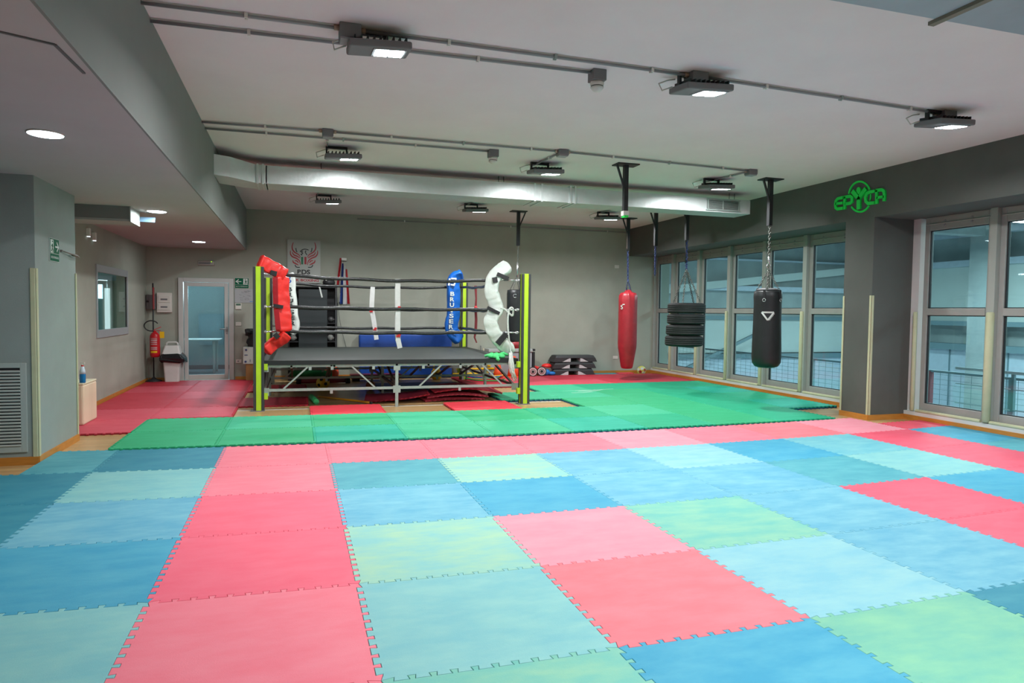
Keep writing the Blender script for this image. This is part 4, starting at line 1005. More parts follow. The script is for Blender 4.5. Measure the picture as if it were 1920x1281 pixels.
ob('folded_flap', g, mat('dark_red_vinyl', lin((165, 30, 40)), .3, bump=.5, bscale=14), r1)
velcro(r1, (507, 511), (519, 514), 2.86); velcro(r1, (513, 573), (531, 576), 2.86, .05); velcro(r1, (515, 626), (522, 634), 2.84, .07)
r2, wp = pad('corner_pad', [(955, 499), (940, 507), (926, 522), (921, 545), (926, 562), (931, 580), (922, 595), (920, 608), (929, 628), (943, 645), (960, 662)], 2.92, .22, .13, (1, -.35, 0), m_whpad, 'white corner pad sagging on the ropes at the front right post', 7)
velcro(r2, (927, 520), (929, 530), 2.84, .07); velcro(r2, (932, 514), (953, 523), 2.84, .06); velcro(r2, (914, 577), (936, 588), 2.84, .05); velcro(r2, (933, 645), (949, 626), 2.82, .085)
r3, bp = pad('corner_pad', [(867, 516), (856, 521), (850, 530), (851, 560), (850, 590), (846, 612), (851, 626), (864, 638)], 6.02, .27, .13, (1, .3, 0), m_blpad, 'blue BRUISER corner pad at the back right of the ring', 3)
def vword(r, word, m_, px0, py0, px1, py1, yp, wd, ht):
    n = len(word)
    for i, ch in enumerate(word):
        t_ = (i+.5)/n; c = onto(1, yp, px0+(px1-px0)*t_, py0+(py1-py0)*t_)
        text('lettering', ch, m_, r, c, (1, .1, 0), (0, 0, 1), wd*(.45 if ch == 'I' else 1), ht, .02, .02)
vword(r3, 'BRUISER', m_signw, 848, 546, 845, 618, 5.90, .085, .085)
g = G(); a = onto(1, 5.90, 846, 528)
g.bar(a+V((-.03, 0, .06)), a+V((-.05, 0, -.08)), .035, .02, (0, 1, 0)); g.ribbon([a+V((.0, 0, .06)), a+V((.10, 0, .06)), a+V((.09, 0, .0)), a+V((.03, 0, -.01)), a+V((.08, 0, -.02)), a+V((.06, 0, -.07)), a+V((-.01, 0, -.06))], .028, (0, -1, 0), (0, .02, 0)); ob('emblem', g, m_signw, r3)
g = G(); a = onto(1, 5.90, 848, 621)
g.ribbon([a+V((-.08, 0, -.03)), a+V((-.05, 0, .01)), a+V((0, 0, .02)), a+V((.05, 0, .0)), a+V((.09, 0, -.05))], .02, (0, -1, 0), (0, .02, 0)); g.ribbon([a+V((-.03, 0, -.05)), a+V((0, 0, -.02)), a+V((.05, 0, -.06))], .02, (0, -1, 0), (0, .02, 0)); ob('emblem', g, m_signw, r3)
r4, _ = pad('corner_pad', [(538, 514), (541, 525), (543, 560), (546, 590), (549, 612), (541, 622)], 6.05, .25, .12, (1, -.2, 0), m_whpad, 'white BRUISER corner pad with black letters at the back left', 9)
vword(r4, 'BRUISER', m_pblk, 542, 537, 549, 612, 5.95, .10, .075)
text('emblem', 'B', mat('print_blue2', lin((20, 70, 150)), .5), r4, onto(1, 5.94, 541, 524), (1, 0, 0), (0, 0, 1), .10, .14, .01)
# rope spacer straps
def spacer(pxs, yp, w_, label, reds):
    pts = [onto(1, yp, *p) for p in pxs]; r = thing('rope_spacer', pts[-1], label, 'strap', 'tape straps between the ropes')
    ob('tape_strip', G().ribbon(pts, w_, (0, -1, 0), (0, .004, 0)).ribbon([p+V((0, .066, 0)) for p in pts[:-1]], w_, (0, -1, 0), (0, .004, 0)), m_tape2, r)
    g = G()
    for p in reds:
        q = onto(1, yp-.004, *p); g.bar(q+V((-.03, 0, -.02)), q+V((.035, 0, .02)), .02, .03, (0, 0, 1)); g.bar(q+V((.0, 0, .03)), q+V((.02, 0, -.03)), .02, .03, (0, 1, 0))
    ob('red_tie', g, mat('tie_red', lin((190, 30, 35)), .6), r)
spacer([(746, 523), (746, 578), (746, 626), (747, 640), (750, 653)], 3.02, .075, 'wide white tape strap hanging between the front ropes', [(747, 578), (747, 629)])
spacer([(699, 538), (697, 580), (701, 600), (704, 622), (706, 637)], 6.06, .085, 'white tape strap hanging between the back ropes', [(703, 617), (696, 583)])
pts = [onto(1, 5.4, *p) for p in [(892, 536), (893, 560), (892, 578), (893, 600), (892, 622), (890, 633), (894, 643)]]
r = thing('hand_wrap', pts[-1], 'dark red cloth band tied down the right side ropes', 'strap'); ob('band', G().ribbon(pts, [.05, .03, .045, .05, .05, .03, .02], (0, -1, 0), (0, .02, 0)), mat('wrap_red', lin((115, 35, 40)), .8), r); ob('knot', G().sphere(onto(1, 5.38, 892, 577), .035, 8, 6), mat('tie_red', 0), r)
# white rope and tassel hanging at front right
pts = smooth([tuple(onto(1, 2.84, *p)) for p in [(938, 578), (946, 580), (955, 588), (961, 592), (962, 580), (958, 577), (954, 584), (952, 600), (953, 625), (956, 650), (958, 665)]], 4)
cr = thing('white_rope', (3.85, 2.7, .4), 'knotted white cotton rope hanging beside the front right post', 'rope')
ob('rope', G().tube(pts, .016, 8), m_rope, cr)
g = G(); rr_ = random.Random(5)
for k in range(16):
    a = onto(1, 2.72, 957+rr_.uniform(-2, 3), 662+rr_.uniform(-3, 3)); b = onto(1, 2.70+rr_.uniform(-.05, .03), 960+rr_.uniform(-4, 4), 695+rr_.uniform(-6, 4)); c_ = onto(1, 2.70+rr_.uniform(-.05, .03), 963+rr_.uniform(-5, 6), 716-rr_.random()*12)
    g.tube([a, (a+b)/2+V((rr_.uniform(-.02, .02), 0, 0)), b, c_], .010, 5)
ob('frayed_tassel', g, m_rope, cr)
g = G(); rr_ = random.Random(8); cc = onto(1, 2.85, 930, 668)
for k in range(11):
    g.sphere(cc+V((rr_.uniform(-.10, .10), rr_.uniform(-.08, .06), rr_.uniform(.0, .05)-.01)), rr_.uniform(.025, .05), 10, 7, (1.3, 1, .8))
g.tube([cc+V((.05, 0, .03)), cc+V((.13, 0, .05)), cc+V((.19, -.02, .015))], .02, 8); g.tube([cc+V((-.02, -.02, .0)), cc+V((-.12, 0, .02)), cc+V((-.18, .02, .0))], .022, 8); g.tube([cc+V((0, -.09, 0)), cc+V((-.01, -.11, -.04)), cc+V((.02, -.11, -.055))], .03, 8)
for i, p in enumerate(g.v): g.v[i] = V((p.x, p.y, max(p.z, .694) if p.y > 2.74 else p.z))
one('green_cloth', g, m_cyan, 'bright green rag lying over the front edge of the canvas', 'cloth')

# ------------------------------------------------------------------ things behind the ring
sh = thing('black_shelf', (1.0, 7.15, ZF), 'black shelf unit with a dark panel behind the ring', 'shelf unit')
X0, X1 = .50, 1.47
ob('side_panel', G().box((X0, 6.98, ZF), (X0+.03, 7.33, 1.90)), m_black, sh); ob('side_panel', G().box((X1-.04, 6.98, ZF), (X1, 7.33, 1.90)), mat('shelf_edge', (.035, .037, .04), .6), sh)
ob('back_panel', G().box((X0, 7.31, ZF), (X1, 7.33, 1.90)), m_black, sh)
for z_ in (.0, .38, .76, 1.14, 1.50, 1.88): ob('shelf_board', G().box((X0+.03, 6.98, z_), (X1-.04, 7.31, z_+.022)), m_black, sh)
ob('front_panel', G().box((.71, 6.95, .0), (1.27, 6.975, 1.84)), mat('charcoal_panel', (.022, .03, .032), .6), sh, bevel=.003)
cols_g = [(.35, .28, .10), (.45, .45, .42), (.06, .06, .06), (.40, .42, .12), (.30, .06, .06), (.5, .48, .4)]
k = 0
for x_, z_, ci, lb in ((.62, 1.165, 0, 'tan boxing glove on a left shelf behind the ring'), (.63, 1.525, 2, 'black boxing glove on the top left shelf'), (.60, .785, 1, 'pale grey boxing glove on the middle left shelf'), (.62, .405, 5, 'cream boxing glove on the lowest visible left shelf'), (1.34, .785, 1, 'grey and white boxing glove on the right shelf'), (1.35, 1.165, 2, 'black boxing glove on the upper right shelf'), (1.33, .405, 3, 'yellow green boxing glove low on the right shelf'), (.60, .025, 4, 'dark red boxing glove at the bottom left of the shelf')):
    r = thing('boxing_glove', (x_, 7.08, z_), lb, 'boxing glove', 'boxing gloves on the black shelf')
    mg = mat('glove_%d' % ci, cols_g[ci], .4)
    ob('fist', G().sphere((x_, 7.08, z_+.065), .065, 12, 8, (1, 1.2, 1)), mg, r); ob('thumb', G().sphere((x_+.05, 7.05, z_+.06), .03, 8, 6, (1, 1.5, 1)), mg, r); ob('cuff', G().cyl((x_, 7.14, z_+.06), (x_, 7.22, z_+.055), .05, 12), mat('glove_cuff_%d' % ci, tuple(min(1, v*.6+.1) for v in cols_g[ci]), .5), r)
cp = thing('head_guard', (1.30, 7.1, 1.905), 'black head guard with a white mark on top of the shelf', 'head guard')
ob('shell', G().sphere((1.31, 7.1, 1.99), .11, 16, 10, (1.15, 1, .85)), m_black, cp); ob('peak', G().box((1.05, 7.02, 1.915), (1.24, 7.16, 1.95)), m_black, cp, bevel=.01); ob('white_mark', G().bar((1.24, 6.985, 2.03), (1.29, 6.985, 2.05), .01, .014), m_signw, cp)
g = G().ribbon([onto(1, 6.94, *p) for p in [(598, 534), (601, 546), (604, 558)]], .03, (0, -1, 0), (0, .006, 0)); one('white_strap', g, m_signw, 'short white strap hanging over the front of the black panel', 'strap')
# flag and its hook
hk = thing('wall_hook', (1.63, 7.3, 2.44), 'small white wall holder above the red white and blue cloth', 'hook'); a = onto(1, 7.3, 640, 483.5); b = onto(1, 7.3, 650, 489)
ob('holder', G().box((a.x, 7.29, b.z), (b.x, 7.35, a.z)), m_whp, hk, bevel=.004)
fg = thing('hanging_flag', (1.62, 7.3, 1.55), 'red white and blue striped shorts cloth hanging from the wall holder', 'flag')
def drape(cols_, px_top, px_bot, ytop, ybot):
    n = len(cols_)
    for i, mm in enumerate(cols_):
        g = G(); N = 10; rows_ = []
        for j in range(N+1):
            t_ = j/N; xa = px_top[i]+(px_bot[i]-px_top[i])*t_; xb = px_top[i+1]+(px_bot[i+1]-px_top[i+1])*t_; py_ = ytop[i]+(ybot[i]-ytop[i])*t_
            rows_.append([onto(1, 7.31-.03*math.sin(i*1.9+t_*4+q*PI/3)-.015*(i % 2), xa+(xb-xa)*q/3, py_) for q in range(4)])
        for j in range(N):
            for q in range(3): g.add([rows_[j][q], rows_[j][q+1], rows_[j+1][q+1], rows_[j+1][q]], [(0, 1, 2, 3)])
        rr2 = G(); rr2.v = g.v + [p+V((0, .006, 0)) for p in g.v]; k_ = len(g.v); rr2.f = g.f + [[k_+i_ for i_ in f[::-1]] for f in g.f]; rr2.mi = [0]*len(rr2.f); rr2.sm = [True]*len(rr2.f)
        ob('stripe', rr2, mm, fg)
m_fr = mat('flag_red', lin((170, 25, 35)), .7); m_fb = mat('flag_blue', lin((20, 50, 120)), .7); m_fw = mat('flag_white', (.5, .5, .5), .7)
drape([m_fr, m_fw, m_fb, m_fw, m_fr], [637, 641, 641.5, 644, 648, 651], [631, 635, 637, 643, 651, 656], [484, 486, 494, 498, 505], [536, 566, 570, 571, 570])
# wire on the wall
g = G().tube([onto(1, 7.33, *p) for p in [(633, 568), (637, 600), (642, 625), (646, 640), (650, 655)]], .004, 5); one('thin_cable', g, m_black, 'thin dark cable running down the wall under the flag', 'cable')
# blue gym mat leaning
bm_ = thing('blue_crash_mat', (2.9, 7.2, ZF), 'large blue crash mat leaning on the wall behind the ring', 'gym mat')
g = G(); Tm = Matrix.Translation((2.93, 7.18, ZF)) @ Matrix.Rotation(math.radians(-4), 4, 'X'); g.box((-1.0, -.08, 0), (1.0, .08, .94), Tm); ob('cushion', g, m_blue2, bm_, bevel=.03)
g = G().box((-1.003, -.083, .60), (1.003, -.079, .61), Tm); ob('seam', g, mat('dark_blue', lin((8, 40, 100)), .5), bm_)
one('orange_kit_bag', G().sphere((1.35, 6.75, .145), .16, 14, 8, (.9, .8, 1.06)).box((1.24, 6.62, .26), (1.30, 6.88, .32)), m_oran, 'bright orange bag on the floor behind the ring frame', 'bag', bevel=0)
one('foam_roller', G().cyl((.55, 6.65, .14), (1.35, 6.60, .14), .075, 18), mat('dark_green_foam', lin((20, 120, 60)), .7), 'long dark green foam roller lying behind the ring', 'foam roller')
db = thing('weight_bar', (1.2, 6.3, ZF), 'red padded bar with black ends lying under the ring', 'bar')
ob('padded_bar', G().cyl((.72, 6.35, .03), (1.62, 6.35, .03), .045, 14), mat('bar_red', lin((150, 35, 45)), .5), db)
for x_ in (.66, 1.60): ob('end_weight', G().cyl((x_, 6.35, .03), (x_+.09, 6.35, .03), .055, 14), m_black, db)
bl_ = thing('yellow_football', (1.13, 5.35, ZF), 'yellow and black football under the ring', 'ball')
ob('ball', G().sphere((1.13, 5.35, ZF+.12), .12, 24, 14), m_yel, bl_)
g = G()
for a, e_ in ((-1.9, .6), (-1.2, -.1), (-2.3, -.3), (-.6, .5)):
    n_ = V((math.cos(a)*math.cos(e_), math.sin(a)*math.cos(e_), math.sin(e_))); g.cyl(V((1.13, 5.35, ZF+.12))+n_*.113, V((1.13, 5.35, ZF+.12))+n_*.1215, .032, 6)
ob('black_patch', g, m_black, bl_)
one('orange_ball', G().sphere((1.95, 5.0, ZF+.085), .085, 18, 12), mat('dull_orange', lin((170, 90, 40)), .6), 'dull orange ball in the shade under the ring', 'ball')
yp = thing('yellow_stick', (1.4, 3.55, ZF), 'long yellow training stick lying across the floor under the ring', 'stick')
ob('stick', G().cyl((1.02, 4.05, 0), (1.76, 3.14, 0), .017, 12), mat('stick_yellow', lin((215, 145, 15)), .45), yp); ob('end_cap', G().cyl((1.76, 3.14, 0), (1.785, 3.11, 0), .019, 12), m_black, yp)
gf = thing('foam_tube', (.94, 3.6, ZF), 'short green foam tube lying under the front of the ring', 'foam tube')
ob('tube', G().cyl((.90, 3.95, ZF+.04), (.96, 3.30, ZF+.04), .042, 18), m_gfoam, gf); ob('tube_end', G().cyl((.96, 3.302, ZF+.04), (.961, 3.293, ZF+.04), .041, 18), mat('light_green_foam', lin((70, 200, 120)), .7), gf)
one('floor_line', G().box((-.15, 2.80, ZF), (4.8, 2.84, ZF+.003)), mat('white_line', (.6, .6, .55), .5), 'thin white court line painted on the parquet before the ring', 'floor marking')
one('navy_floor_mat', G().box((2.1, 4.75, ZF), (3.75, 5.95, ZF+.03)), m_navy, 'thin navy mat on the floor under the ring', 'gym mat', bevel=.006)
rbx = thing('step_platform', (2.1, 6.75, ZF), 'long dark red bench step lying behind the ring frame', 'step')
ob('step_top', G().box((1.72, 6.6, .03), (2.75, 6.9, .11)), mat('dark_red_plastic', lin((120, 25, 40)), .5), rbx, bevel=.01)
ob('step_foot', G().box((1.75, 6.62, ZF), (1.9, 6.88, .03)).box((2.55, 6.62, ZF), (2.7, 6.88, .03)), m_black, rbx)
# kettlebell-like yellow/black weights, hoops, cones on the right behind
kb = thing('kettlebell', (3.32, 6.75, ZF), 'yellow kettlebell behind the ring beside the lime post', 'kettlebell')
ob('bell', G().lathe((3.50, 6.72, 0), [(.07, ZF), (.11, .03), (.12, .09), (.10, .16), (.06, .20)], 20), m_yel, kb); ob('handle', G().tube([(3.44, 6.72, .17), (3.44, 6.72, .25), (3.47, 6.72, .29), (3.53, 6.72, .29), (3.56, 6.72, .25), (3.56, 6.72, .17)], .016, 8), m_yel, kb)
ob('weight_mark', G().box((3.46, 6.598, .07), (3.54, 6.606, .12)), m_black, kb)
HC = [(lin((235, 190, 30)), 'yellow'), (lin((30, 70, 170)), 'blue'), (lin((30, 160, 80)), 'green'), (lin((210, 60, 60)), 'red'), (lin((40, 170, 70)), 'bright green')]
for i, (c_, nm) in enumerate(HC):
    cx_, cy_, z_ = ((4.62, 6.75, .075), (4.55, 6.62, .05), (4.42, 6.50, .03), (4.50, 6.35, .02), (4.48, 6.15, .012))[i]; R_h = (.40, .36, .40, .38, .36)[i]
    one('hula_hoop', G().tube([(cx_+R_h*math.cos(2*PI*k/40), cy_+R_h*.9*math.sin(2*PI*k/40), z_+.012*math.sin(2*PI*k/40+i)) for k in range(40)], .012, 8, closed=True), mat('hoop_%s' % nm.replace(' ', '_'), c_, .4), '%s hoop in the pile of hoops right of the ring' % nm, 'hoop', 'hoops piled behind the ring')
def cone(x, y, z, label, h=.36, r_=.11):
    r = thing('training_cone', (x, y, z), label, 'cone', 'orange training cones')
    ob('cone_body', G().lathe((x, y, z), [(r_, .02), (r_*.75, h*.4), (r_*.35, h*.95), (r_*.25, h)], 24), m_oran, r); ob('cone_base', G().box((x-r_*1.35, y-r_*1.35, z), (x+r_*1.35, y+r_*1.35, z+.022)), m_oran, r, bevel=.006)
cone(4.86, 6.70, .0, 'orange cone standing right of the hoops'); cone(5.22, 6.72, 0, 'orange cone half hidden by the front right ring post', .46, .14)
cone(4.20, 7.15, ZF, 'narrow orange cone against the back wall behind the hoops', .5, .06)
r = thing('yellow_hurdle', (4.4, 7.0, ZF), 'low yellow plastic hurdle behind the hoops', 'hurdle')
ob('hurdle_bar', G().tube([(4.0, 7.0, .16), (4.85, 7.0, .17)], .022, 8).tube([(3.9, 6.9, .07), (4.7, 6.9, .07)], .02, 8), m_yel, r)
for x_ in (4.72, 4.93): ob('joint', G().sphere((x_, 6.95, .25), .045, 10, 8), m_yel, r)
ob('hurdle_leg', G().bar((4.05, 7.0, ZF), (4.05, 7.0, .16), .02, .02).bar((4.8, 7.0, ZF), (4.93, 6.95, .27), .02, .02), m_yel, r)
sk = thing('wooden_sticks', (5.05, 6.95, 0), 'two thin wooden sticks leaning behind the ring on the right', 'stick'); ob('stick', G().bar((4.60, 6.98, 0), (4.70, 7.33, .60), .015, .015), m_ply, sk); ob('stick', G().bar((4.55, 7.0, 0), (4.63, 7.33, .66), .015, .015), m_black, sk)
# grey wheeled chest, sticks
gc = thing('storage_chest', (5.5, 7.15, 0), 'grey plastic storage chest with a dark lid edge by the back wall', 'chest')
ob('chest_body', G().box((4.75, 7.02, 0), (5.75, 7.31, .52)), mat('chest_grey', (.36, .38, .40), .45), gc, bevel=.01); ob('lid', G().box((4.73, 7.0, .535), (5.76, 7.32, .60)), mat('chest_lid', (.40, .44, .43), .45), gc, bevel=.008)
ob('lid_trim', G().box((4.74, 7.008, .52), (5.76, 7.32, .535)), mat('brown_trim', (.14, .07, .06), .5), gc); ob('corner_frame', G().box((5.76, 6.99, 0), (5.81, 7.33, .53)), m_black, gc, bevel=.006); ob('hinge', G().box((5.75, 7.0, .55), (5.82, 7.1, .60)), m_black, gc, bevel=.006)
ob('lid_handle', G().tube([(4.95, 7.02, .60), (5.0, 7.01, .63), (5.15, 7.01, .63), (5.2, 7.02, .60)], .012, 6), m_black, gc)
# ab wheels
for i, (x_, y_, lb) in enumerate(((5.70, 6.80, 'nearer of the two ringed exercise wheels'), (5.93, 6.86, 'farther of the two ringed exercise wheels, beside the red pad'), (5.52, 6.86, 'exercise wheel half hidden behind the lime post'))):
    r = thing('exercise_wheel', (x_, y_, 0), lb, 'exercise wheel', 'ringed exercise wheels'); R_w = .105; n_ = V((-.35, -1, .0)).normalized(); c = V((x_, y_, R_w))
    def disc(rad, d0, d1, m_, nm, parent=r): return ob(nm, G().cyl(c+n_*d0, c+n_*d1, rad, 28), m_, parent)
    disc(R_w, -.03, .03, m_black, 'tread'); disc(.088, .03, .033, mat('wheel_cream', (.60, .52, .50), .5), 'side_disc'); disc(.062, .033, .036, mat('wheel_maroon', lin((130, 60, 65)), .5), 'inner_ring'); disc(.046, .036, .038, mat('wheel_cream', 0), 'inner_disc'); disc(.032, .038, .045, m_black, 'hub')
pd = thing('red_kick_pad', (6.06, 7.15, 0), 'red kick pads heaped between the wheels and the steps', 'pad')
ob('pad_body', G().sphere((6.14, 7.12, .20), .10, 14, 8, (1.25, .9, .6)), m_redpad, pd); ob('pad_body', G().bar((5.68, 7.15, .22), (5.98, 7.1, .13), .12, .09), m_redpad, pd, bevel=.02); ob('pad_strap', G().bar((6.0, 7.1, .14), (6.26, 7.1, .10), .12, .1), m_dsteel, pd, bevel=.02)
ob('pad_support', G().box((6.0, 7.08, 0), (6.2, 7.25, .12)), m_black, pd)
ob('cream_tab', G().bar((6.24, 7.03, .01), (6.26, 7.03, .15), .02, .02), m_foam, pd)
bp_ = thing('blue_knee_pads', (6.12, 6.95, 0), 'bright blue protective pads on the red mat beside the wheels', 'pad')
ob('pad_shell', G().sphere((6.08, 6.96, .07), .07, 12, 8, (1.2, .9, 1)), m_bl, bp_); ob('pad_shell', G().sphere((6.20, 6.94, .045), .06, 12, 8, (1.5, 1, .75)), m_bl, bp_)
# aerobic steps
STL = ['top step of the stack of three black aerobic steps', 'middle step of the stack of three black aerobic steps', 'bottom step of the stack of three black aerobic steps']
def mk_step(x, y, z):
    r = thing('aerobic_step', (x, y, z), '', 'aerobic step', 'stacked black aerobic steps'); L, D, H = .50, .16, .145
    def sec(yy): return None
    m_s = mat('step_black', (.03, .032, .034), .55, var=.15, scale=30); m_t = mat('step_top_grey', (.065, .075, .072), .6)
    ob('step_deck', G().rings([rr(x-L, x+L, y-D-.02, y+D+.02, z+H-.055, .03), rr(x-L+.03, x+L-.03, y-D+.01, y+D-.01, z+H, .03)]), m_s, r)
    ob('top_surface', G().box((x-L+.06, y-D+.03, z+H-.004), (x+L-.06, y+D-.03, z+H+.004)), m_t, r)
    for s_ in (-1, 1):
        P_ = [(s_*L*.98, z+H-.05), (s_*(L+.04), z), (s_*L*.66, z), (s_*L*.52, z+.05), (s_*L*.20, z+H-.052)]
        ob('side_leg', G().prism([V((x+a, y-D-.02, b)) for a, b in P_], (0, 2*D+.04, 0)), m_s, r)
        P_ = [(s_*L*.64, z+.002), (s_*L*.24, z+.002), (s_*L*.24, z+.08), (s_*L*.30, z+.085)]
        ob('inner_foot', G().prism([V((x+a, y-D-.018, b)) for a, b in P_], (0, 2*D-.0, 0)), mat('step_foot_grey', (.50, .51, .51), .6), r)
    ob('inner_rib', G().box((x-L*.3, y+.05, z+.02), (x+L*.3, y+.10, z+H-.05)), m_black, r)
    return r
sx_ = (6.78, 6.76, 6.73)
for i in range(3):
    c = mk_step(sx_[i], 7.12, .15*(2-i)); c['label'] = STL[i]
# small ball, stray mats at right back
vb = thing('small_football', (8.58, 7.15, 0), 'small yellow football with red and white patches in the back corner', 'ball')
ob('ball', G().sphere((8.58, 7.15, .085+ZF), .11, 20, 14), mat('ball_pale_yellow', lin((205, 200, 100)), .5), vb)
g = G(); g2 = G()
for i, (a, e_) in enumerate(((-1.9, .5), (-2.3, -.2), (-1.5, -.5), (-1.2, .2), (-2.8, .3))):
    n_ = V((math.cos(a)*math.cos(e_), math.sin(a)*math.cos(e_), math.sin(e_))); (g if i % 2 else g2).cyl(V((8.58, 7.15, .085+ZF))+n_*.10, V((8.58, 7.15, .085+ZF))+n_*.1115, .036, 8)
ob('red_patch', g, m_red, vb); ob('white_patch', g2, m_signw, vb)

# ------------------------------------------------------------------ puzzle mats
def GF(c, r):                                         # front field: column c, row r towards the camera
    return (-.029+c+.003*r-.0004*c*r+.0021*c*c, -.0767*c-.992*r+.0058*c*r+.0113*c*c)
def GG(c, r):                                         # green field, rows go away from the camera
    x = -.13+c*.995; return (x, .02+r*.985+.6*(.0113*c*(c-6.8)))
def GRl(c, r):                                        # red field at the left
    return (-.15+c*.985, 1.16+r*1.005)
def GRr(c, r):
    return (3.87+c*1.0, 4.94+r*1.02-.04*(1-c/5))
def edge(fn, a, b, teeth=11, depth=.029):
    """toothed edge from grid point a to b (shared exactly by both neighbours)"""
    rev = a > b
    if rev: a, b = b, a
    out = []; N = teeth
    ux, uy = b[0]-a[0], b[1]-a[1]; nx, ny = -uy, ux
    for k in range(N):
        t0 = (k+.03)/N; w_ = 1/N
        s_ = .5 if True else 0
        for (t, h) in ((t0+w_*.25-.08*w_, 0), (t0+w_*.25-.14*w_, 1), (t0+w_*.75+.10*w_, 1), (t0+w_*.75+.04*w_, 0)):
            # dovetail: wider at the head
            tt = .035+.93*t; hh = (h-.5)*depth
            out.append((a[0]+ux*tt+nx*hh, a[1]+uy*tt+ny*hh))
    ua, ub = a, b
    pts = [a]+out
    if rev: pts = [b]+out[::-1]
    return [fn(*p) for p in pts]
def tile(fn, c0, r0, c1, r1, z0, z1, m, label, group, cut=None, teeth=11, gap=1):
    if isinstance(m, list): gap = 2.6
    k = max(1, round(teeth*abs(c1-c0))); j = max(1, round(teeth*abs(r1-r0)))
    cs = [(c0, r0), (c1, r0), (c1, r1), (c0, r1)]; poly = []
    for i in range(4):
        a, b = cs[i], cs[(i+1) % 4]; poly += edge(fn, a, b, k if i % 2 == 0 else j)
    ar = sum(poly[i][0]*poly[(i+1) % len(poly)][1]-poly[(i+1) % len(poly)][0]*poly[i][1] for i in range(len(poly)))
    if ar < 0: poly = poly[::-1]
    if cut: poly = cut(poly)
    n = len(poly)
    def inset(d):
        out = []
        for i in range(n):
            p = V(poly[i]); a = V(poly[i-1]); b = V(poly[(i+1) % n])
            d1 = (p-a); d2 = (b-p)
            if d1.length < 1e-7 or d2.length < 1e-7: out.append(p); continue
            d1.normalize(); d2.normalize(); n1 = V((-d1.y, d1.x)); n2 = V((-d2.y, d2.x)); q = n1+n2
            if q.length < .2: out.append(p); continue
            q.normalize(); out.append(p+q*d/max(.5, q.dot(n1)))
        return out
    cx = sum(p[0] for p in poly)/n; cy = sum(p[1] for p in poly)/n
    lo = inset(.0009*gap); hi = inset(.0024*gap)
    def P3(p, z): return V((p.x, p.y, z))
    g = G(); g.rings([[P3(p, z0) for p in lo], [P3(p, z1-.002) for p in lo], [P3(p, z1) for p in hi]])
    ms = m if isinstance(m, list) else [m]
    o = ob('foam_mat', g, ms, base=(cx, cy, z0))
    if len(ms) > 1:                                   # two-layer mat: lower half in the second colour
        zc_ = (z0+z1)/2
        g = G(); g.rings([[P3(p, z0) for p in lo], [P3(p, z0+(z1-z0)*.55) for p in lo], [P3(p, z1-.002) for p in lo], [P3(p, z1) for p in hi]])
        for i in range(len(g.mi)):
            if i < n: g.mi[i] = 1
        bpy.data.objects.remove(o); o = ob('foam_mat', g, ms, base=(cx, cy, z0))
    tag(o, label, 'foam mat', group)
    return o
def mm(name, c, c2=None):
    a = lin(c); b = lin(c2) if c2 else tuple(min(1, v*1.12+.02) for v in a)
    sc = .84
    return mat('mat_'+name, tuple(v*sc for v in a), .62, col2=tuple(v*sc for v in b), scale=3.4, bump=.12, bscale=160, rnd=True, spec=.35, stretch=(1, 2.2, 1))
PK = {'S': (mm('strong_pink', (246, 100, 124), (248, 112, 134)), 'strong pink'), 'P': (mm('pink', (248, 122, 140), (250, 136, 152)), 'pink'), 'L': (mm('pale_pink', (246, 146, 162), (248, 158, 172)), 'pale pink'),
      'C': (mm('coral_pink', (250, 120, 130), (251, 132, 142)), 'coral pink'), 'R': (mm('rosy_red', (238, 88, 112), (241, 100, 122)), 'rosy red'), 'E': (mm('red', (238, 80, 100), (240, 92, 110)), 'bright red'),
      't': (mm('teal', (74, 160, 176), (96, 178, 188)), 'teal'), 'T': (mm('dark_teal', (44, 136, 160), (66, 150, 168)), 'dark teal'), 'b': (mm('blue', (96, 172, 200), (126, 192, 208)), 'light blue'),
      'B': (mm('strong_blue', (60, 160, 194), (84, 174, 200)), 'strong blue'), 'a': (mm('pale_aqua', (124, 192, 198), (144, 204, 200)), 'pale aqua'), 'A': (mm('aqua', (104, 182, 198), (130, 198, 204)), 'aqua'),
      'p': (mm('pale_blue', (130, 194, 210), (152, 206, 210)), 'pale blue'), 'g': (mm('green_aqua', (112, 192, 180), (144, 204, 174)), 'green tinted aqua'), 'y': (mm('yellow_aqua', (136, 200, 196), (168, 212, 178)), 'yellowish aqua'),
      'G': (mm('faded_green', (112, 186, 166), (134, 200, 164)), 'faded green')}
# row r -> colours for columns -4 .. 9
FRONT = {0: 'TTtTPPPPLPCLE.', 1: 'TTTtPtyBpBaRBT', 2: 'TTTaSbBbBtaRtT', 3: 'TTTBSyLgbRBRTt', 4: 'TTBaPaCpbRBBTt', 5: 'TBtgPgBGTTBtTT', 6: 'TTttRtGBTTTttT'}
FRONT[1] = 'TTTaPtybpBARBT'; FRONT[2] = 'TTTbSbBbbtaRtT'; FRONT[3] = 'TTBBSyLgbRBRTt'
ORD = ['first', 'second', 'third', 'fourth', 'fifth', 'sixth', 'seventh', 'eighth', 'ninth']
def cut_pillar(x0, y0):
    def f(poly):
        out = []
        for x, y in poly: out.append((x, y))
        # clip against the half plane through the pillar corner (cut parallel to its skirting)
        A_ = V((-1.600, y0)); res = []
        return out
    return f
def clip_half(poly, p, nrm):
    """keep the side nrm of the line through p"""
    out = []; n = len(poly); p = V(p); nrm = V(nrm)
    for i in range(n):
        a = V(poly[i]); b = V(poly[(i+1) % n]); da = (a-p).dot(nrm); db = (b-p).dot(nrm)
        if da >= 0: out.append(tuple(a))
        if da*db < 0: t = da/(da-db); out.append(tuple(a+(b-a)*t))
    return out
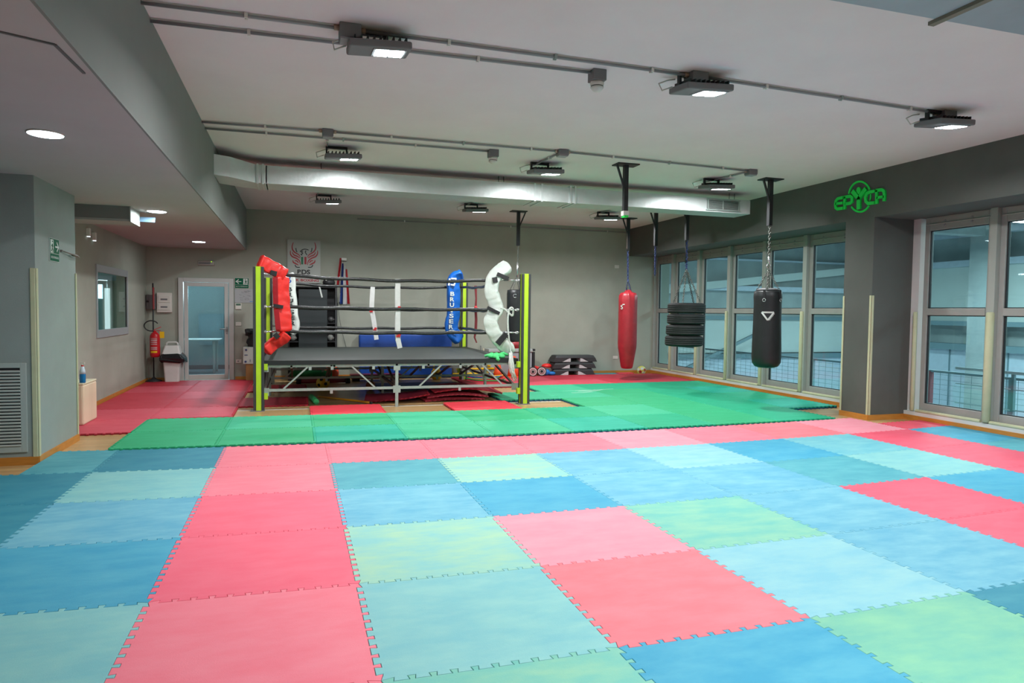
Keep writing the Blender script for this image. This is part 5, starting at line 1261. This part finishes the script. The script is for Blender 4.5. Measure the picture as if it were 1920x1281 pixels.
for r_, row in FRONT.items():
    for i, ch in enumerate(row):
        c_ = i-4
        if ch == '.': continue
        cen = GF(c_+.5, r_+.5); d_ = V((cen[0], cen[1], 0))-CAM; zz = d_.dot(_f); xx = d_.dot(R_)/zz*F_PX if zz > .3 else 9999
        yy = -d_.dot(U_)/zz*F_PX if zz > .3 else 9999
        if zz < .9 or abs(xx) > 1500 or yy > 1500: continue
        if cen[0] > 9.3: continue
        mt, nm = PK[ch]; cut = None; r0, r1 = r_, r_+1
        if c_ >= 8 and r_ == 0: r0 = .5; r1 = 1
        if c_ == -2 and r_ == 0: cut = lambda P_: clip_half(P_, (-1.585, 0), (1, 0))
        if c_ in (-3, -4) and r_ == 0: cut = lambda P_: clip_half(P_, (0, -.43), (0, -1))
        if c_ >= 8: cut = lambda P_: clip_half(P_, (8.92, 0), (-1, 0))
        rw = '%s row before green mats' % ORD[r_]
        if c_ == 0: lb = '%s foam mat in the long pink strip, %s' % (nm, rw)
        elif c_ > 0: lb = '%s foam mat, %s, %s column right of pink strip' % (nm, rw, ORD[c_-1])
        else: lb = '%s foam mat, %s, %s column left of pink strip' % (nm, rw, ORD[-c_-1])
        tile(GF, c_, r0, c_+1, r1, ZF, 0, mt, lb, 'pink and blue foam mats', cut)
gd = mm('green', (20, 168, 122), (34, 178, 132)); gl_ = mm('light_green', (54, 184, 136), (68, 192, 146)); gm = mm('mid_green', (40, 174, 116), (52, 182, 126)); gt = mm('teal_green', (16, 172, 142), (40, 184, 154))
gunder = mat('mat_navy_underside', lin((0, 75, 110)), .7)
GRN = {'d': (gd, 'deep green'), 'l': (gl_, 'light green'), 'm': (gm, 'green'), 't': (gt, 'teal green')}
GROWS = {0: 'mmtllttdm', 1: 'mlmldtldd.', 2: '......mmdd', 3: '.....llmdt', 4: '......lddd'}
GROWS[0] = 'mmtlltdmd'; GROWS[1] = 'mlmlmdlmdt'
for r_, row in GROWS.items():
    for i, ch in enumerate(row):
        if ch == '.': continue
        mt, nm = GRN[ch]; c_ = i-1
        cut = (lambda P_: clip_half(P_, (8.9, 0), (-1, 0))) if c_ == 8 else None
        tile(GG, c_, r_, c_+1, r_+1, ZF, .015, [mt, gunder], '%s foam mat, %s row from front, %s mat from the left end%s' % (nm, ORD[r_], ORD[c_+1] if c_ < 8 else 'last', ''), 'green foam mats', cut)
rdm = mm('crimson', (205, 48, 66), (214, 62, 80)); rdl = mm('light_crimson', (218, 74, 92), (224, 88, 104)); rdd = mm('dark_crimson', (190, 36, 56), (200, 48, 66)); rds = mm('scarlet', (240, 62, 76), (243, 76, 88))
rund = mat('mat_crimson_side', lin((150, 20, 40)), .7)
RD = {'m': (rdm, 'crimson'), 'l': (rdl, 'faded crimson'), 'd': (rdd, 'dark crimson')}
for r_, row in {0: 'l.', 1: 'll', 2: 'mm', 3: 'ml', 4: 'lm', 5: 'dm'}.items():
    for i, ch in enumerate(row):
        if ch == '.': continue
        mt, nm = RD[ch]; c_ = i-2
        if r_ == 1 and i == 1: r0 = 2.08-.0
        cut = (lambda P_: clip_half(P_, (-2.10, 0), (1, 0))) if i == 0 else None
        tile(GRl, c_, r_, c_+1, r_+1, ZF, 0, [mt, rund], '%s foam mat before the glass door, %s row, %s column' % (nm, ORD[r_], ('wall side', 'ring side')[i]), 'crimson foam mats by the door', cut)
for c0, r0, nm_, lb in ((0, 1.95, rdd, 'dark crimson foam mat on the parquet behind the front left ring post'), (0, 3.85, rdd, 'dark crimson foam mat partly under the left side of the ring')):
    tile(GRl, c0, r0, c0+1, r0+1, ZF, -.001, [nm_, rund], lb, 'loose crimson mats around the ring')
tile(GG, 1, 2, 2, 2.95, ZF, .012, [rds, rund], 'scarlet foam mat at the front left of the ring, beside bare parquet', 'scarlet mats before the ring')
tile(GG, 3, 2, 4, 2.95, ZF, .012, [rds, rund], 'scarlet foam mat at the front right of the ring, by the crumpled mats', 'scarlet mats before the ring')
for r_, row in {0: 'dllmm', 1: 'dlmmd'}.items():
    for i, ch in enumerate(row):
        mt, nm = RD[ch]
        cut = (lambda P_: clip_half(P_, (8.9, 0), (-1, 0))) if i == 4 else None
        tile(GRr, i, r_, i+1, r_+1, ZF, 0, [mt, rund], '%s foam mat behind the green field, %s row, %s mat counted from the ring' % (nm, ('front', 'back')[r_], ORD[i]), 'crimson foam mats at the back', cut)
one('blue_foam_mat', G().box((7.30, 6.98, ZF), (8.05, 7.30, ZF+.02), Matrix.Translation((0, 0, 0.004))), PK['t'][0], 'loose blue foam mat by the back wall under the red bag', 'foam mat')
one('red_foam_strip', G().box((7.9, 7.0, .0), (8.3, 7.15, .02)), rds, 'narrow strip of red foam beside the loose blue mat', 'foam mat')
# crumpled red mats under the ring
def wavy(x0, y0, x1, y1, hf, m_, label, ang=0, zlift=0):
    N = 26; g = G(); g.smooth = True; c_ = V(((x0+x1)/2, (y0+y1)/2, 0)); R2 = Matrix.Rotation(ang, 3, 'Z')
    top = []; 
    for i in range(N+1):
        for j in range(N+1):
            x = x0+(x1-x0)*i/N; y = y0+(y1-y0)*j/N
            tz = 0
            if j in (0, N): y += .014*(1 if (i//1) % 2 else -1)
            if i in (0, N): x += .014*(1 if (j//1) % 2 else -1)
            p = R2 @ (V((x, y, 0))-c_) + c_; p.z = ZF+.022+zlift+hf(i/N, j/N); top.append(p)
    bot = [p-V((0, 0, .02)) for p in top]; k = len(top); q = lambda i, j: i*(N+1)+j
    fs = []
    for i in range(N):
        for j in range(N):
            fs.append((q(i, j), q(i+1, j), q(i+1, j+1), q(i, j+1))); fs.append((k+q(i, j), k+q(i, j+1), k+q(i+1, j+1), k+q(i+1, j)))
    for i in range(N):
        fs.append((q(i, 0), k+q(i, 0), k+q(i+1, 0), q(i+1, 0))); fs.append((q(i, N), q(i+1, N), k+q(i+1, N), k+q(i, N)))
        fs.append((q(0, i), q(0, i+1), k+q(0, i+1), k+q(0, i))); fs.append((q(N, i), k+q(N, i), k+q(N, i+1), q(N, i+1)))
    g.smooth = False
    g.add(top+bot, fs); tag(ob('crumpled_mat', g, m_), label, 'foam mat', 'crumpled crimson mats under the ring')
wavy(1.75, 3.25, 2.75, 4.2, lambda u, v: .13*max(0, u-.15)**1.3*(1-.3*v)+.006*math.sin(7*u), rdm, 'crimson mat bent up at its right edge under the ring', -.12)
wavy(2.62, 3.22, 3.60, 4.15, lambda u, v: .004+.012*math.sin(PI*u), rdl, 'lowest crimson mat of the heap under the ring', .05)
wavy(2.72, 3.30, 3.72, 4.2, lambda u, v: .014+.045*math.sin(PI*u), rdl, 'middle crimson mat of the heap under the ring', -.05, .024)
wavy(2.85, 3.38, 3.98, 4.3, lambda u, v: .07+.05*math.sin(PI*u)-.075*max(0, u-.5), rdm, 'topmost crimson mat of the heap under the ring', -.04, .045)

g = G(); rr_ = random.Random(11)
for k in range(9):
    x_ = 5.75+rr_.uniform(-.35, .35); y_ = 3.75+rr_.uniform(-.2, .2); pts = [(x_-.22, y_-.03, .0152), (x_, y_+rr_.uniform(-.06, .06), .0152), (x_+.22, y_+.05, .0152)]
    g.ribbon(smooth(pts), rr_.uniform(.008, .03), (0, 0, 1), (0, 0, .0006))
one('chalk_marks', g, mat('chalk', (.45, .66, .55), .9), 'pale chalky scuff marks on the green mats right of the ring', 'marks')
